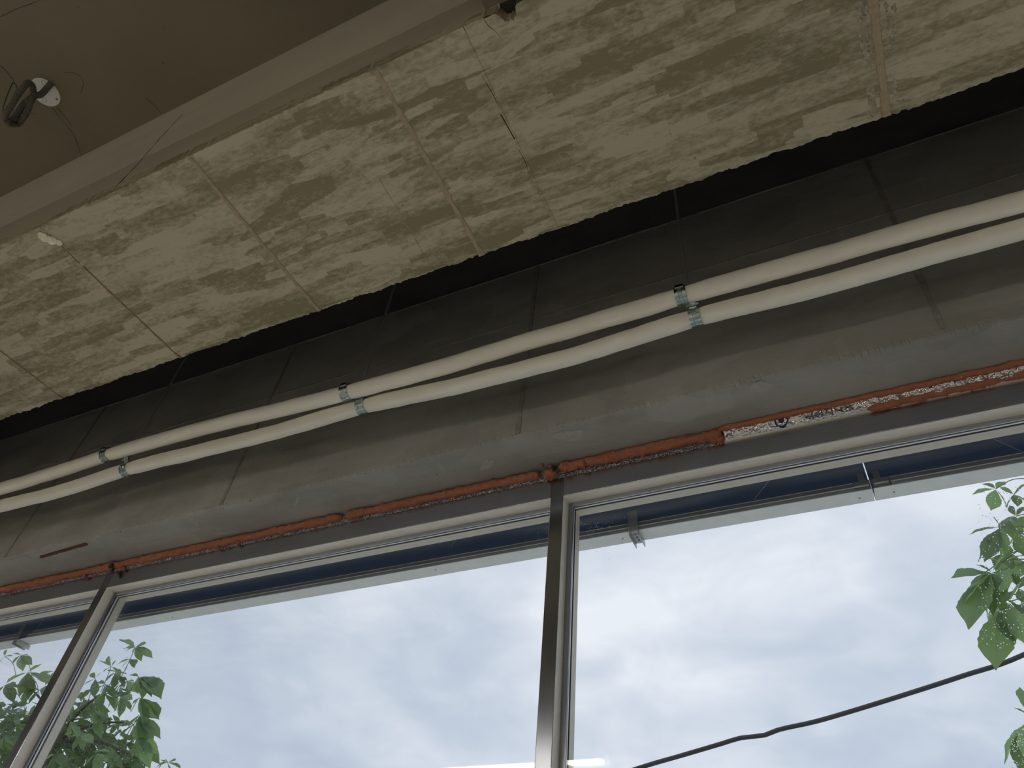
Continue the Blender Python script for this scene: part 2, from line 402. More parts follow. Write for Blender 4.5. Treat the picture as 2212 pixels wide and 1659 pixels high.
def crack(parent, pix, z, w, seed, name='hairline_crack', y=None):
    c = [at_z(px, py, z) if y is None else at_y(px, py, y) for px, py in pix]
    p = catmull(c, .012)
    p = [q + Vector((.0025 * ns(q.x * 40, seed), .0025 * ns(q.y * 40, seed + 2) if y is None else 0, 0 if y is None else .002 * ns(q.x * 50, seed))) for q in p]
    bm = B(); tube(bm, p, lambda i, th: w * (.7 + .6 * ns(i * .35, seed)) * .5, 5)
    return obj(name, bm, 'dark_crack', parent)
ceil_o = bpy.data.objects['ceiling']
for k, pix in enumerate([[(113, 232), (135, 262), (155, 285), (176, 335)], [(124, 232), (140, 252), (155, 270)], [(0, 142), (15, 155), (30, 176)], [(60, 243), (78, 246)], [(140, 156), (160, 158), (175, 165), (180, 178), (174, 200)],
                         [(0, 36), (40, 18), (88, 0)], [(312, 210), (330, 225), (348, 245)]]):
    crack(ceil_o, pix, Z_SLAB - .0002, .0022, k * 2.7)

# ------------------------------------------------------------------ the wide beam with its soffit cast in form panels
beam = empty('ceiling_beam', (0, 0.73, C + H_BEAM))
tag(beam, 'wide concrete ceiling beam with mottled cream soffit and form joints', 'beam', kind='structure')
PT = 0.06
obj('beam_core', box(B(), X0, X1, Y_B0 + 0.004, Y_B1 - 0.012, C + H_BEAM + PT - 0.004, C + Z_SLAB), 'recess_shade_concrete', beam)
crack(beam, [(395, 245), (340, 305), (290, 362), (245, 408)], 0, .0025, 4.4, y=Y_B0 - .0004)
for k, (pix, w) in enumerate([([(1045, 40), (1055, 56), (1075, 72), (1085, 88)], .0015), ([(1010, 95), (1022, 112), (1032, 140)], .003), ([(1050, 178), (1066, 205), (1078, 232)], .003), ([(1083, 248), (1100, 278), (1112, 300)], .005), ([(1120, 322), (1135, 350), (1142, 372)], .003), ([(1162, 410), (1172, 436), (1186, 458)], .003)]):
    crack(beam, pix, H_BEAM - .0002, w, k * 1.9)
# inner side in two flush parts, the upper paler than the lower
zsplit = C + H_BEAM + 0.21
bm = B(); box(bm, X0, -0.446, Y_B0 - 0.0003, Y_B0 + 0.004, zsplit, C + Z_SLAB)
obj('side_part', bm, 'beam_side', beam)
bm = B()
n = 900; rows = []
for i in range(n + 1):
    x = X0 + (-0.446 - X0) * i / n
    e = 0.004 * abs(ns(x * 60, 3.1)) + 0.003 * abs(ns(x * 170, 1.0))
    rows.append([bm.verts.new((x, Y_B0 + e, C + H_BEAM + 0.002)), bm.verts.new((x, Y_B0 + 0.001, C + H_BEAM + 0.012 + e)), bm.verts.new((x, Y_B0, zsplit)), bm.verts.new((x, Y_B0 + 0.01, zsplit))])
for a, b in zip(rows, rows[1:]):
    for k in range(3): bm.faces.new((a[k], b[k], b[k + 1], a[k + 1]))
obj('side_part', bm, 'beam_side_low', beam)
JX = [X0, -4.96, -4.36, -3.76, -3.16, -2.558, -1.953, -1.348, -0.743, -0.497, 0.36, 0.96, 1.56, 2.16, X1]
def soffit_panel(x0, x1, i):
    """slab of concrete with a crumbled outer edge and slightly uneven ends"""
    bm = B()
    n = max(12, int((x1 - x0) / 0.005)) if (x1 > -3.3 and x0 < 1.2) else 60
    dz = 0.0012 * RND.uniform(-1, 1)
    my = 22
    def xs(k, y):
        x = x0 + (x1 - x0) * k / n
        crack = 0.0
        if k == 0 and abs(x0 + 0.497) < .01: crack = 0.0002 + 0.0034 * max(0, ns(y * 38, 5) - .02)
        if k == n and abs(x1 + 0.497) < .01: crack = -(0.0002 + 0.0034 * max(0, ns(y * 30, 9) - .02))
        return x + crack
    def y_out(x):
        y = Y_B1 - 0.002 + 0.0045 * ns(x * 14, 0.3) + 0.005 * ns(x * 55, 1.7) + 0.003 * ns(x * 160, 2.9)
        if abs(x - 0.35) < 0.06: y += 0.012 * ns(x * 26, 4)
        return y
    def y_in(x):
        y = Y_B0 + 0.0025 * ns(x * 70, 8)
        if x > -0.446:
            y += 0.004 + 0.006 * abs(ns(x * 60, 2))
            d = abs(x + 0.388) / 0.026
            if d < 1: y += 0.034 * (1 - d * d) * (0.8 + 0.5 * ns(x * 200, 4))
        return y
    top, bot = [], []
    for k in range(n + 1):
        x = x0 + (x1 - x0) * k / n
        yi, yo = y_in(x), y_out(x)
        cb, ct = [], []
        for j in range(my + 1):
            y = yi + (yo - yi) * j / my
            xx = xs(k, y)
            w = dz + 0.0007 * ns(xx * 9, y * 9, i)
            if j == my: w += 0.004 + 0.004 * abs(ns(x * 90, 3))
            if j == my - 1: w -= 0.0015 * max(0, ns(x * 40, 6))
            cb.append(bm.verts.new((xx, y, C + H_BEAM + w)))
        ct = [bm.verts.new((xs(k, yi), yi, C + H_BEAM + PT)), bm.verts.new((xs(k, yo), yo - 0.004, C + H_BEAM + PT))]
        bot.append(cb); top.append(ct)
    for a, b in zip(bot, bot[1:]):
        for j in range(my): bm.faces.new((a[j], b[j], b[j + 1], a[j + 1]))
    for k in range(n):
        bm.faces.new((bot[k][0], top[k][0], top[k + 1][0], bot[k + 1][0]))
        bm.faces.new((bot[k][-1], bot[k + 1][-1], top[k + 1][1], top[k][1]))
        bm.faces.new((top[k][0], top[k][1], top[k + 1][1], top[k + 1][0]))
    for k in (0, n):
        f = bot[k] + [top[k][1], top[k][0]]
        bm.faces.new(f if k == 0 else f[::-1])
    return obj('soffit_panel', bm, 'cream_concrete', beam)
for i, (a, b) in enumerate(zip(JX, JX[1:])): soffit_panel(a, b, i)
def ridge(x_of_y, y0, y1, w, h, mat, seed, name='joint_ridge', gaps=0.0):
    """mortar fin left in a form joint, standing a little proud of the soffit"""
    bm = B(); n = 120; rows = []
    for k in range(n + 1):
        y = y0 + (y1 - y0) * k / n
        x = x_of_y(y) + 0.0016 * ns(y * 25, seed) + 0.0012 * ns(y * 80, seed + 2)
        ww = w * (0.85 + 0.5 * ns(y * 22, seed + 5) + 0.35 * ns(y * 90, seed + 9)) * 0.5
        hh = h * (0.9 + 0.6 * ns(y * 45, seed + 7))
        z = C + H_BEAM
        rows.append([bm.verts.new((x - ww, y, z + 0.002)), bm.verts.new((x - ww * 0.75, y, z - hh)), bm.verts.new((x + ww * 0.7, y, z - hh * 0.9)), bm.verts.new((x + ww, y, z + 0.002))])
    for a, b in zip(rows, rows[1:]):
        for j in range(3): bm.faces.new((a[j], b[j], b[j + 1], a[j + 1]))
    bm.faces.new(rows[0]); bm.faces.new(rows[-1])
    return obj(name, bm, mat, beam)
lin = lambda xa, xb: (lambda y: xa + (xb - xa) * (y - Y_B0) / (Y_B1 - Y_B0))
ridge(lin(-1.962, -1.945), Y_B0 + .01, Y_B1 - .004, 0.009, 0.003, 'wood_joint', 1)
ridge(lin(-1.957, -1.940), Y_B0 + .004, Y_B0 + .16, 0.020, 0.0025, 'cream_concrete', 11)
ridge(lin(-1.357, -1.338), Y_B0 + .004, Y_B1 - .002, 0.017, 0.004, 'tan_joint', 21)
ridge(lin(-0.744, -0.742), Y_B0 + .004, Y_B1 - .002, 0.021, 0.004, 'tan_joint', 31)
ridge(lin(0.356, 0.362), Y_B0 - .02, Y_B1 - .004, 0.026, 0.004, 'tan_joint', 41)
ridge(lin(-2.590, -2.556), Y_B0 + .004, Y_B1 - .004, 0.008, 0.002, 'wood_joint', 51)
ridge(lin(-3.17, -3.16), Y_B0 + .004, Y_B1 - .004, 0.012, 0.003, 'tan_joint', 61)
ridge(lin(-0.887, -0.906), Y_B0 + .26, Y_B1 - .004, 0.003, 0.0012, 'honeycomb', 71)
# honeycombed strips beside the joint at the far side
def honeycomb(xa, xb, y0, y1, seed):
    bm = B(); nx, ny = 16, 150; g = []
    for i in range(nx + 1):
        col = []
        for j in range(ny + 1):
            x = xa + (xb - xa) * i / nx; y = y0 + (y1 - y0) * j / ny
            edge = min(1, 3.2 * min(i, nx - i) / nx) * min(1, min(j, ny - j) / 6)
            cut = max(0.0, ns(y * 14, seed, x * 20) + 0.35)
            d = noise.voronoi(Vector((x * 85, y * 85, seed)))[0][0]
            h = edge * min(1, cut * 2) * (0.0075 * (0.55 - d) + 0.003 * ns(x * 160, y * 160, seed))
            m = edge * min(1, max(0.0, ns(y * 16, seed + 3, x * 34) + 0.42) * 3)
            col.append(bm.verts.new((x, y, C + H_BEAM + 0.0022 * (1 - m) - m * (0.0016 + h * 1.3))))
        g.append(col)
    for a, b in zip(g, g[1:]):
        for j in range(ny): bm.faces.new((a[j], b[j], b[j + 1], a[j + 1]))
    return obj('honeycomb_patch', bm, 'honeycomb', beam)
honeycomb(0.318, 0.350, Y_B0 + 0.2, Y_B1 - 0.012, 3.0)
honeycomb(0.371, 0.412, Y_B0 + 0.2, Y_B1 - 0.012, 8.0)
# crumbled step of the beam where the cross beam meets it
bm = B(); rows = []
for k in range(260):
    x = -0.446 + 0.004 * k
    rows.append([bm.verts.new((x, Y_B0 + 0.006 * abs(ns(x * 60, j * 3.3)) + (0.002 * j if j < 5 else 0.0), C + H_BEAM + 0.012 * j + 0.003 * ns(x * 90, j))) for j in range(6)])
for a, b in zip(rows, rows[1:]):
    if abs(a[0].co.x + 0.388) < 0.024: continue
    for j in range(5): bm.faces.new((a[j], b[j], b[j + 1], a[j + 1]))
obj('broken_edge', bm, 'honeycomb', beam)

cross = empty('ceiling_crossbeam', (1.0, -1.0, C + H_BEAM + 0.06))
tag(cross, 'concrete cross beam meeting the wide beam at a broken corner', 'beam', kind='structure')
bm = B(); box(bm, -0.446, 2.4, -4.0, Y_B0 + 0.004, C + H_BEAM + 0.06, C + Z_SLAB)
obj('beam_body', bm, 'brown_slab', cross)

# ------------------------------------------------------------------ outer beam above the window
wall = empty('wall_front', (0, Y_WALL, C + Z_WALL))
tag(wall, 'dark grey concrete beam wall behind the pipes above the window', 'wall', kind='structure')
bm = B(); rows = []
nx = 2600
for i in range(nx + 1):
    x = X0 + (X1 - X0) * i / nx
    e = 0.006 * abs(ns(x * 50, 7)) + 0.006 * abs(ns(x * 110, 2))
    w = 0.004 * ns(x * 3, 1)
    prof = [(Y_WALL, Z_SLAB + 0.01), (Y_WALL + 0.001 * ns(x * 5, 3), 2.08), (Y_WALL + 0.0012 * ns(x * 6, 9), 1.75), (Y_WALL, Z_WALL + 0.02 + w),
            (Y_WALL + e, Z_WALL + 0.008 + w * .5), (Y_WALL + 0.006 + e * .5, Z_WALL + 0.001 + e * .5), (Y_WALL + 0.02, Z_WALL), (Y_WALL + 0.1, Z_WALL + 0.001 * ns(x * 6, 5)), (1.82, Z_WALL), (1.82, Z_SLAB + .01)]
    rows.append([bm.verts.new((x, y, C + z)) for y, z in prof])
for a, b in zip(rows, rows[1:]):
    for j in range(len(a) - 1): bm.faces.new((a[j], b[j], b[j + 1], a[j + 1]))
bm.faces.new(rows[0]); bm.faces.new(rows[-1])
obj('beam_body', bm, 'grey_concrete', wall)
def wall_fin(xa, za, xb, zb, w, mat='grey_joint', seed=0):
    bm = B(); n = 70; rows = []
    for k in range(n + 1):
        t = k / n; x = xa + (xb - xa) * t; z = za + (zb - za) * t
        dx, dz = (zb - za), -(xb - xa); L = math.hypot(dx, dz); dx /= L; dz /= L
        ww = w * (0.9 + 0.5 * ns(t * 12, seed) + 0.3 * ns(t * 60, seed)) / 2
        h = 0.003 * (1 + ns(t * 30, seed + 3))
        rows.append([bm.verts.new((x + s * dx, Y_WALL - hh, C + z + s * dz)) for s, hh in ((-ww, -.003), (-ww * .6, h), (ww * .6, h), (ww, -.003))])
    for a, b in zip(rows, rows[1:]):
        for j in range(3): bm.faces.new((a[j], b[j], b[j + 1], a[j + 1]))
    bm.faces.new(rows[0]); bm.faces.new(rows[-1])
    return obj('form_joint', bm, mat, wall)
for k, (xa, za, xb, zb, w) in enumerate([(-0.835, Z_WALL + .01, -0.826, 2.42, .024), (0.388, Z_WALL + .02, 0.415, 2.42, .022), (-2.08, Z_WALL + .01, -2.06, 2.42, .02), (-3.33, Z_WALL + .01, -3.32, 2.42, .02),
                                         (-3.6, 2.085, 1.5, 2.08, .007), (-6.9, 2.425, 1.5, 2.425, .012)]):
    wall_fin(xa, za, xb, zb, w, seed=k * 3.7)
# sockets left by form ties
def socket(px, py, r):
    p = at_z(px, py, Z_SLAB) if False else at_y(px, py, Y_WALL)
    bm = B(); ring = []
    for rr, d in ((r, 0.002), (r * .75, -0.004), (r * .55, 0.001)):
        ring.append([bm.verts.new((p.x + rr * math.cos(a) * (0.7 + .1 * ns(a, px)), Y_WALL + d, p.z + rr * math.sin(a))) for a in [2 * math.pi * k / 14 for k in range(14)]])
    for a, b in zip(ring, ring[1:]):
        for k in range(14): bm.faces.new((a[k], a[(k + 1) % 14], b[(k + 1) % 14], b[k]))
    bm.faces.new(ring[-1])
    obj('tie_socket', bm, 'black_rubber', wall)
for a in ((1950, 268, .02),): socket(*a)

# dried cement smears on the soffit
for k, (px, py, la, lb, rot) in enumerate([(1232, 940, .055, .022, .2), (1052, 1004, .030, .016, -.6), (487, 1150, .050, .014, .1), (425, 1127, .030, .004, -.7), (120, 1218, .028, .003, -.8), (640, 1085, .035, .005, -.7), (1640, 835, .03, .02, .3)]):
    p = at_z(px, py, Z_WALL); bm = B(); vs = []
    for q in range(40):
        t = 2 * math.pi * q / 40; r = 1 + .5 * ns(math.cos(t) * 1.6 + k * 5, math.sin(t) * 1.6) + .3 * ns(math.cos(t) * 6 + k, math.sin(t) * 6)
        u, w = la * r * math.cos(t), lb * r * math.sin(t)
        vs.append(bm.verts.new((p.x + u * math.cos(rot) - w * math.sin(rot), p.y + u * math.sin(rot) + w * math.cos(rot), C + Z_WALL - .0014)))
    cv = bm.verts.new((p.x, p.y, C + Z_WALL - .0022))
    for q in range(40): bm.faces.new((vs[q], vs[(q + 1) % 40], cv))
    obj('cement_smear', bm, 'smear', wall)

# ------------------------------------------------------------------ window
win = empty('window_1', (-0.78, Y_F, 0)); tag(win, 'long stainless steel framed window with tall clear panes', 'window', kind='structure')
PITCH = 2.071; XA0 = -0.7963; MW = 0.044
mull = [XA0 + PITCH * k for k in range(-3, 3)]
ZS = C + Z_STOP
for k, xa in enumerate(mull):
    m = obj('mullion', box(B(), xa, xa + MW, Y_F, Y_STOP + .002, 0.0, C + Z_FT, 0.0012), 'stainless', win)
    obj('outer_mullion', box(B(), xa - 0.018, xa + MW + 0.018, 1.797, Y_OUT, 0.0, C + Z_FT), 'outer_frame', win)
    for s in (-1, 1):
        c0 = xa + MW if s > 0 else xa - .0008
        obj('lit_side_strip', box(B(), c0, c0 + .0008, Y_F + .0016, Y_STOP, 0.0, C + Z_FB), 'lit_strip', win)  # added pale strip; sky light on the mullion side put into its colour
        xs0 = xa + MW if s > 0 else xa - 0.018
        obj('glazing_bead', box(B(), xs0, xs0 + 0.018, Y_STOP, Y_STOP + 0.003, 0.0, C + Z_FB + 0.002), 'stainless', win)
        g0 = xa + MW + 0.0145 if s > 0 else xa - 0.018
        obj('gasket', box(B(), g0, g0 + 0.0035, Y_STOP + .003, Y_STOP + 0.005, 0.0, ZS + .004), 'gasket', win)
        obj('gasket', box(B(), g0, g0 + 0.0035, 1.795, 1.797, 0.0, ZS + .004), 'gasket', win)
        s0 = xa + MW + 0.006 if s > 0 else xa - 0.0165
        obj('spacer_bar', box(B(), s0, s0 + 0.0105, 1.784, 1.790, 0.0, ZS + .01), 'spacer', win)
bays = [(a + MW, b) for a, b in zip(mull, mull[1:])] + [(mull[-1] + MW, X1)]
bays[0] = (mull[0] + MW, mull[1])
for a, b in bays:
    obj('head_rail', box(B(), a, b, Y_F, Y_STOP + .002, C + Z_FB, C + Z_FT, 0.0012), 'stainless_rail', win)
    obj('lit_under_strip', box(B(), a + .0008, b - .0008, Y_F + .0016, Y_STOP, C + Z_FB - .0008, C + Z_FB), 'lit_strip', win)  # strip added below the head, with the light there put into its colour
    obj('outer_head', box(B(), a + .018, b - .018, 1.797, Y_OUT, ZS, C + Z_FT), 'outer_frame', win)
    obj('glazing_bead', box(B(), a + .018, b - .018, Y_STOP, Y_STOP + .003, ZS, C + Z_FT), 'stainless_rail', win)
    obj('gasket', box(B(), a + .018, b - .018, Y_STOP + .003, Y_STOP + .005, ZS + .001, ZS + .005), 'gasket', win)
    obj('gasket', box(B(), a + .018, b - .018, 1.795, 1.797, ZS + .0005, ZS + .005), 'gasket', win)
    obj('spacer_bar', box(B(), a + .018, b - .018, 1.784, 1.790, ZS + .001, ZS + .011), 'spacer', win)
    obj('pane', box(B(), a + .004, b - .004, 1.779, 1.784, 0.02, ZS + .012), 'pane_glass', win)
    obj('pane', box(B(), a + .004, b - .004, 1.790, 1.795, 0.02, ZS + .012), 'pane_glass', win)
    obj('sill_rail', box(B(), a, b, Y_F, Y_OUT, 0.0, 0.06), 'stainless', win)
# dust and dried drops on the outer pane
bm = B()
def speck(px, py, r):
    p = at_y(px, py, 1.7955)
    vs = [bm.verts.new((p.x + r * math.cos(a), 1.7958 + .0001, p.z + r * 1.15 * math.sin(a))) for a in [2 * math.pi * k / 6 for k in range(6)]]
    c = bm.verts.new((p.x, 1.7964, p.z))
    for k in range(6): bm.faces.new((vs[k], vs[(k + 1) % 6], c))
R2 = random.Random(3)
for k in range(330): speck(R2.uniform(2112, 2212), R2.uniform(1050, 1400), R2.choice((.0006, .0008, .0010, .0014)))
for k in range(70): speck(R2.uniform(2185, 2212), R2.uniform(1570, 1659), R2.choice((.0007, .0009, .0012)))
for k in range(520): speck(R2.triangular(100, 320, 260), R2.uniform(1470, 1659), R2.choice((.0006, .0008, .0010)))
for k in range(160): speck(R2.gauss(1295, 35), R2.gauss(1150, 28), R2.choice((.0006, .0008, .0011)))
for k in range(70): speck(R2.gauss(1165, 25), R2.gauss(1160, 22), R2.choice((.0006, .0008, .0011)))
for k in range(70): speck(R2.uniform(1250, 2212), 0, .0007) if False else speck(*(lambda x: (x, 1118 - 0.1697 * (x - 1700) + R2.uniform(-75, 15)))(R2.uniform(260, 2212)), R2.choice((.0006, .0008)))
tag(obj('dust_speck', bm, 'dust_speck', win), kind='stuff')

# ------------------------------------------------------------------ cladding outside the window head
ext = empty('wall_exterior', (0, 1.97, C + 1.36)); tag(ext, 'light grey metal cladding edge hanging outside above the panes', 'wall', kind='structure')
ZP = 1.36; YP0 = 1.94; YP1 = 2.0015
XJ = 0.136
for a, b in ((X0, -3.62), (-3.617, XJ - .0015), (XJ + .0015, 3.9)):
    obj('soffit_flange', box(B(), a, b, YP0, YP1, C + ZP, C + ZP + 0.002), 'cladding', ext)
    obj('front_panel', box(B(), a, b, YP1 - .002, YP1, C + ZP + .002, C + 2.75), 'cladding', ext)
    obj('backing_sheet', box(B(), a + .001, b - .001, YP1 - .006, YP1 - .0025, C + ZP + .02, C + 2.75), 'cladding_back', ext)
    e0, e1 = a + (.05 if a > -3.7 else 0), b - .045
    obj('lower_rail', box(B(), e0, e1, YP0, YP0 + 0.012, C + ZP + .0022, C + ZP + 0.0165), 'rail_grey', ext)
    obj('upper_rail', box(B(), e0, e1, YP0 + .012, YP0 + 0.022, C + ZP + .0022, C + ZP + 0.040), 'rail_grey', ext)
    obj('rail_lip', box(B(), e0, e1, YP0 - .001, YP0 + 0.0, C + ZP + .0145, C + ZP + 0.0172), 'cladding', ext)
    obj('rail_lip', box(B(), e0, e1, YP0 + .011, YP0 + 0.012, C + ZP + .0385, C + ZP + 0.0405), 'cladding', ext)
obj('cavity_cap', box(B(), X0, 3.9, 1.82, YP1, C + 2.75, C + 2.77), 'cladding_back', ext)
obj('cavity_back', box(B(), X0, 3.9, 1.8202, 1.8222, C + Z_FT, C + 2.75), 'cladding_back', ext)
# joint plates either side of the cladding gap
for s in (-1, 1):
    def bx(u0, u1, z0, z1, y): return box(B(), XJ + min(s * u0, s * u1), XJ + max(s * u0, s * u1), y, y + .003, C + z0, C + z1)
    obj('joint_plate', bx(.0025, .050, ZP + .0022, ZP + .040, YP0 + .008), 'zinc_bracket', ext)
    obj('joint_plate', bx(.012, .030, ZP + .040, ZP + .066, YP0 + .008), 'zinc_bracket', ext)
    obj('joint_lip', bx(.008, .046, ZP + .016, ZP + .021, YP0 + .002), 'cladding', ext)
def disc(c, r, h, axis='z', n=16):
    bm = B()
    a = [bm.verts.new((c[0] + r * math.cos(t), c[1] + r * math.sin(t), c[2])) for t in [2 * math.pi * k / n for k in range(n)]]
    b = [bm.verts.new((v.co.x * 1.0 + (c[0] - v.co.x) * .15, v.co.y + (c[1] - v.co.y) * .15, c[2] - h)) for v in a]
    for k in range(n): bm.faces.new((a[k], a[(k + 1) % n], b[(k + 1) % n], b[k]))
    bm.faces.new(a); bm.faces.new(b[::-1])
    return bm
for px, py in ((1857, 1076), (1931, 1063), (1345, 1163), (941, 1231), (373, 1334)):
    p = at_z(px, py, ZP); obj('panel_screw', disc((p.x, p.y, C + ZP), .0032, .0012), 'screw_steel', ext)
def bracket(xc):
    z0 = C + ZP - .012
    y0, y1 = YP0 - .004, YP1 + .006
    bm = B()
    box(bm, xc - .016, xc - .0135, y0, y1, z0 - .010, z0 + .010)
    box(bm, xc + .0135, xc + .016, y0, y1, z0 - .010, z0 + .010)
    box(bm, xc - .0135, xc + .0135, y0, y1, z0 + .0075, z0 + .010)
    br = obj('support_bracket', bm, 'zinc_bracket', ext)
    obj('hanger_plate', box(B(), xc - .018, xc + .014, y0 - .003, y0, z0 + .008, C + ZP + .075), 'zinc_bracket', br)
    for t in (.25, .5, .75):
        obj('bracket_bolt', disc((xc, y0 + (y1 - y0) * t, z0 + .0075), .0035, .003, n=10), 'screw_steel', br)
    obj('bracket_bolt', disc((xc + .006, y0 - .004, z0 + .035), .003, .004, n=10), 'screw_steel', br)
bracket(at_z(1362, 1133, ZP).x)
bracket(at_z(45, 1386, ZP).x)
for (pa, pb) in (((2146, 948), (2212, 978)), ((1000, 1140), (975, 1182)), ((1660, 1040), (1630, 1078))):
    obj('brace_wire', tube(B(), [at_y(*pa, 1.93), at_y(*pb, 1.975)], .0012, 6), 'rod_steel', ext)

# ------------------------------------------------------------------ pipes
def pipe(name, ctrl, y, label, seed, pinch):
    ext_pts = [at_y(px, py, y) for px, py in ctrl]
    a, b = ext_pts[0], ext_pts[-1]
    ext_pts = [Vector((-6.9, y, a.z))] + [Vector((-5.2, y, a.z + .004))] + ext_pts + [Vector((3.0, y, b.z)), Vector((4.9, y, b.z + .003))]
    pts = catmull(ext_pts, 0.012)
    def free(x): return min(1.0, min(abs(x - xp) for xp in pinch) / .12)
    pts = [Vector((p.x, p.y + .002 * free(p.x) * ns(p.x * 3, seed), p.z + 0.0026 * free(p.x) * ns(p.x * 7.5, seed + 2))) for p in pts]
    def rad(i, th):
        x = pts[i].x
        r = 0.0275 + 0.0012 * ns(x * 6, seed) + 0.0009 * ns(x * 25, th * .5, seed) + .0006 * ns(x * 60, th, seed)
        for xp in pinch:
            d = abs(x - xp) / 0.07
            if d < 1: r -= 0.0030 * (1 - d) ** 1.5
        # soft lengthwise flats from the wrapping
        r += 0.0009 * math.cos(3 * th + seed + x)
        return r
    bm = tube(B(), pts, rad, 20)
    o = obj(name, bm, 'insulation', None, smooth=True)
    return tag(o, label, 'pipe', 'pair of insulated pipes')
YP_1, YP_2 = 1.33, 1.382
c1 = [(0, 1056), (120, 1020), (233, 983), (442, 924), (600, 886), (750, 848), (930, 800), (1128, 741), (1300, 692), (1473, 640), (1735, 566), (1900, 519), (2063, 475), (2212, 436)]
c2 = [(0, 1094), (143, 1058), (276, 1014), (442, 972), (600, 932), (785, 878), (950, 842), (1130, 798), (1300, 750), (1503, 686), (1735, 627), (1945, 568), (2080, 530), (2212, 494)]
cl1 = [at_y(233, 983, YP_1), at_y(750, 848, YP_1), at_y(1473, 640, YP_1)]
cl2 = [at_y(276, 1014, YP_2), at_y(785, 878, YP_2), at_y(1503, 686, YP_2)]
pipe('insulated_pipe', c1, YP_1, 'upper cream insulated pipe of the hanging pair', 1.0, [p.x for p in cl1])
pipe('insulated_pipe', c2, YP_2, 'lower cream insulated pipe hanging nearest the window', 5.0, [p.x for p in cl2])

def band(bm, c, r, w, seed):
    """crimped band clamp around the pipe (pipe axis along x)"""
    n = 40; prof = [(-w / 2, 0.0), (-w / 2, .0022), (-w / 6, .0026), (-w / 6 + .0015, .0012), (w / 6 - .0015, .0012), (w / 6, .0026), (w / 2, .0022), (w / 2, 0.0)]
    rings = []
    for k in range(n):
        a = 2 * math.pi * k / n
        step = 0.0016 if (k // 2) % 2 else 0.0
        rings.append([bm.verts.new((c.x + u, c.y + (r + h + step * (h > .0005)) * math.cos(a), c.z + (r + h + step * (h > .0005)) * math.sin(a))) for u, h in prof])
    for k in range(n):
        a, b = rings[k], rings[(k + 1) % n]
        for j in range(len(prof)):
            bm.faces.new((a[j], b[j], b[(j + 1) % len(prof)], a[(j + 1) % len(prof)]))
    return bm
R_CL = 0.0262
names = ['pipe hanger over the tree side, left of the three', 'middle pipe hanger of the three on the pipe pair', 'pipe hanger with longest visible rod, near the foil strip side']
for i, (a, b) in enumerate(zip(cl1, cl2)):
    rodx = (at_y(297, 948, YP_1 - .0).x, at_y(787, 815, YP_1).x, at_y(1484, 607, YP_1).x)[i]
    h = empty('pipe_hanger', (rodx, YP_1, C + Z_SLAB)); tag(h, ['galvanised pipe hanger over the leafy end of the window, with thinnest rod', 'galvanised pipe hanger at the middle of the pipe pair', 'galvanised pipe hanger near the foil strip, rod almost upright'][i], 'pipe hanger', 'pipe hangers')
    topz = a.z + R_CL
    rod = tube(B(), [(rodx, YP_1, C + Z_SLAB), (rodx, YP_1, topz + .012)], .0042, 10)
    obj('rod', rod, 'rod_steel', h)
    tilt = rodx - a.x
    # strap from the rod down to the band
    bm = B(); tube(bm, [(rodx, YP_1, topz + .016), (rodx - tilt * .5, YP_1, topz + .010), (a.x + .004, YP_1, topz + .002)], .0045, 8)
    obj('strap', bm, 'galvanised', h)
    cb = obj('clamp_band', band(B(), a, R_CL, .033, i), 'galvanised', h)
    cb2 = obj('clamp_band', band(B(), b, R_CL, .033, i + 5), 'galvanised', h)
    # link between the two bands
    d = (b - a); d.x = 0; u = d.normalized()
    p0 = a + u * R_CL + Vector(((b.x - a.x) * .55, 0, 0)); p1 = b - u * (R_CL - .002)
    bm = B(); box(bm, p1.x - .012, p1.x + .010, -0.002, 0.002, -0.019, 0.019, 0.0008)
    M = Matrix.Translation((0, (p0.y + p1.y) / 2, (p0.z + p1.z) / 2)) @ Matrix.Rotation(math.atan2(u.y, -u.z), 4, 'X')
    bm.transform(M)
    obj('link_plate', bm, 'galvanised', h)
    bm = B(); tube(bm, [(p1.x - .018, (p0.y + p1.y) / 2 - .004, (p0.z + p1.z) / 2), (p1.x + .018, (p0.y + p1.y) / 2 - .004, (p0.z + p1.z) / 2)], .0045, 6)
    obj('link_bolt', bm, 'galvanised', h)
    bm = B(); box(bm, a.x - .012, a.x + .012, a.y - R_CL - .007, a.y - R_CL - .002, a.z + .004, a.z + .016, .001)
    obj('clamp_latch', bm, 'galvanised', h)

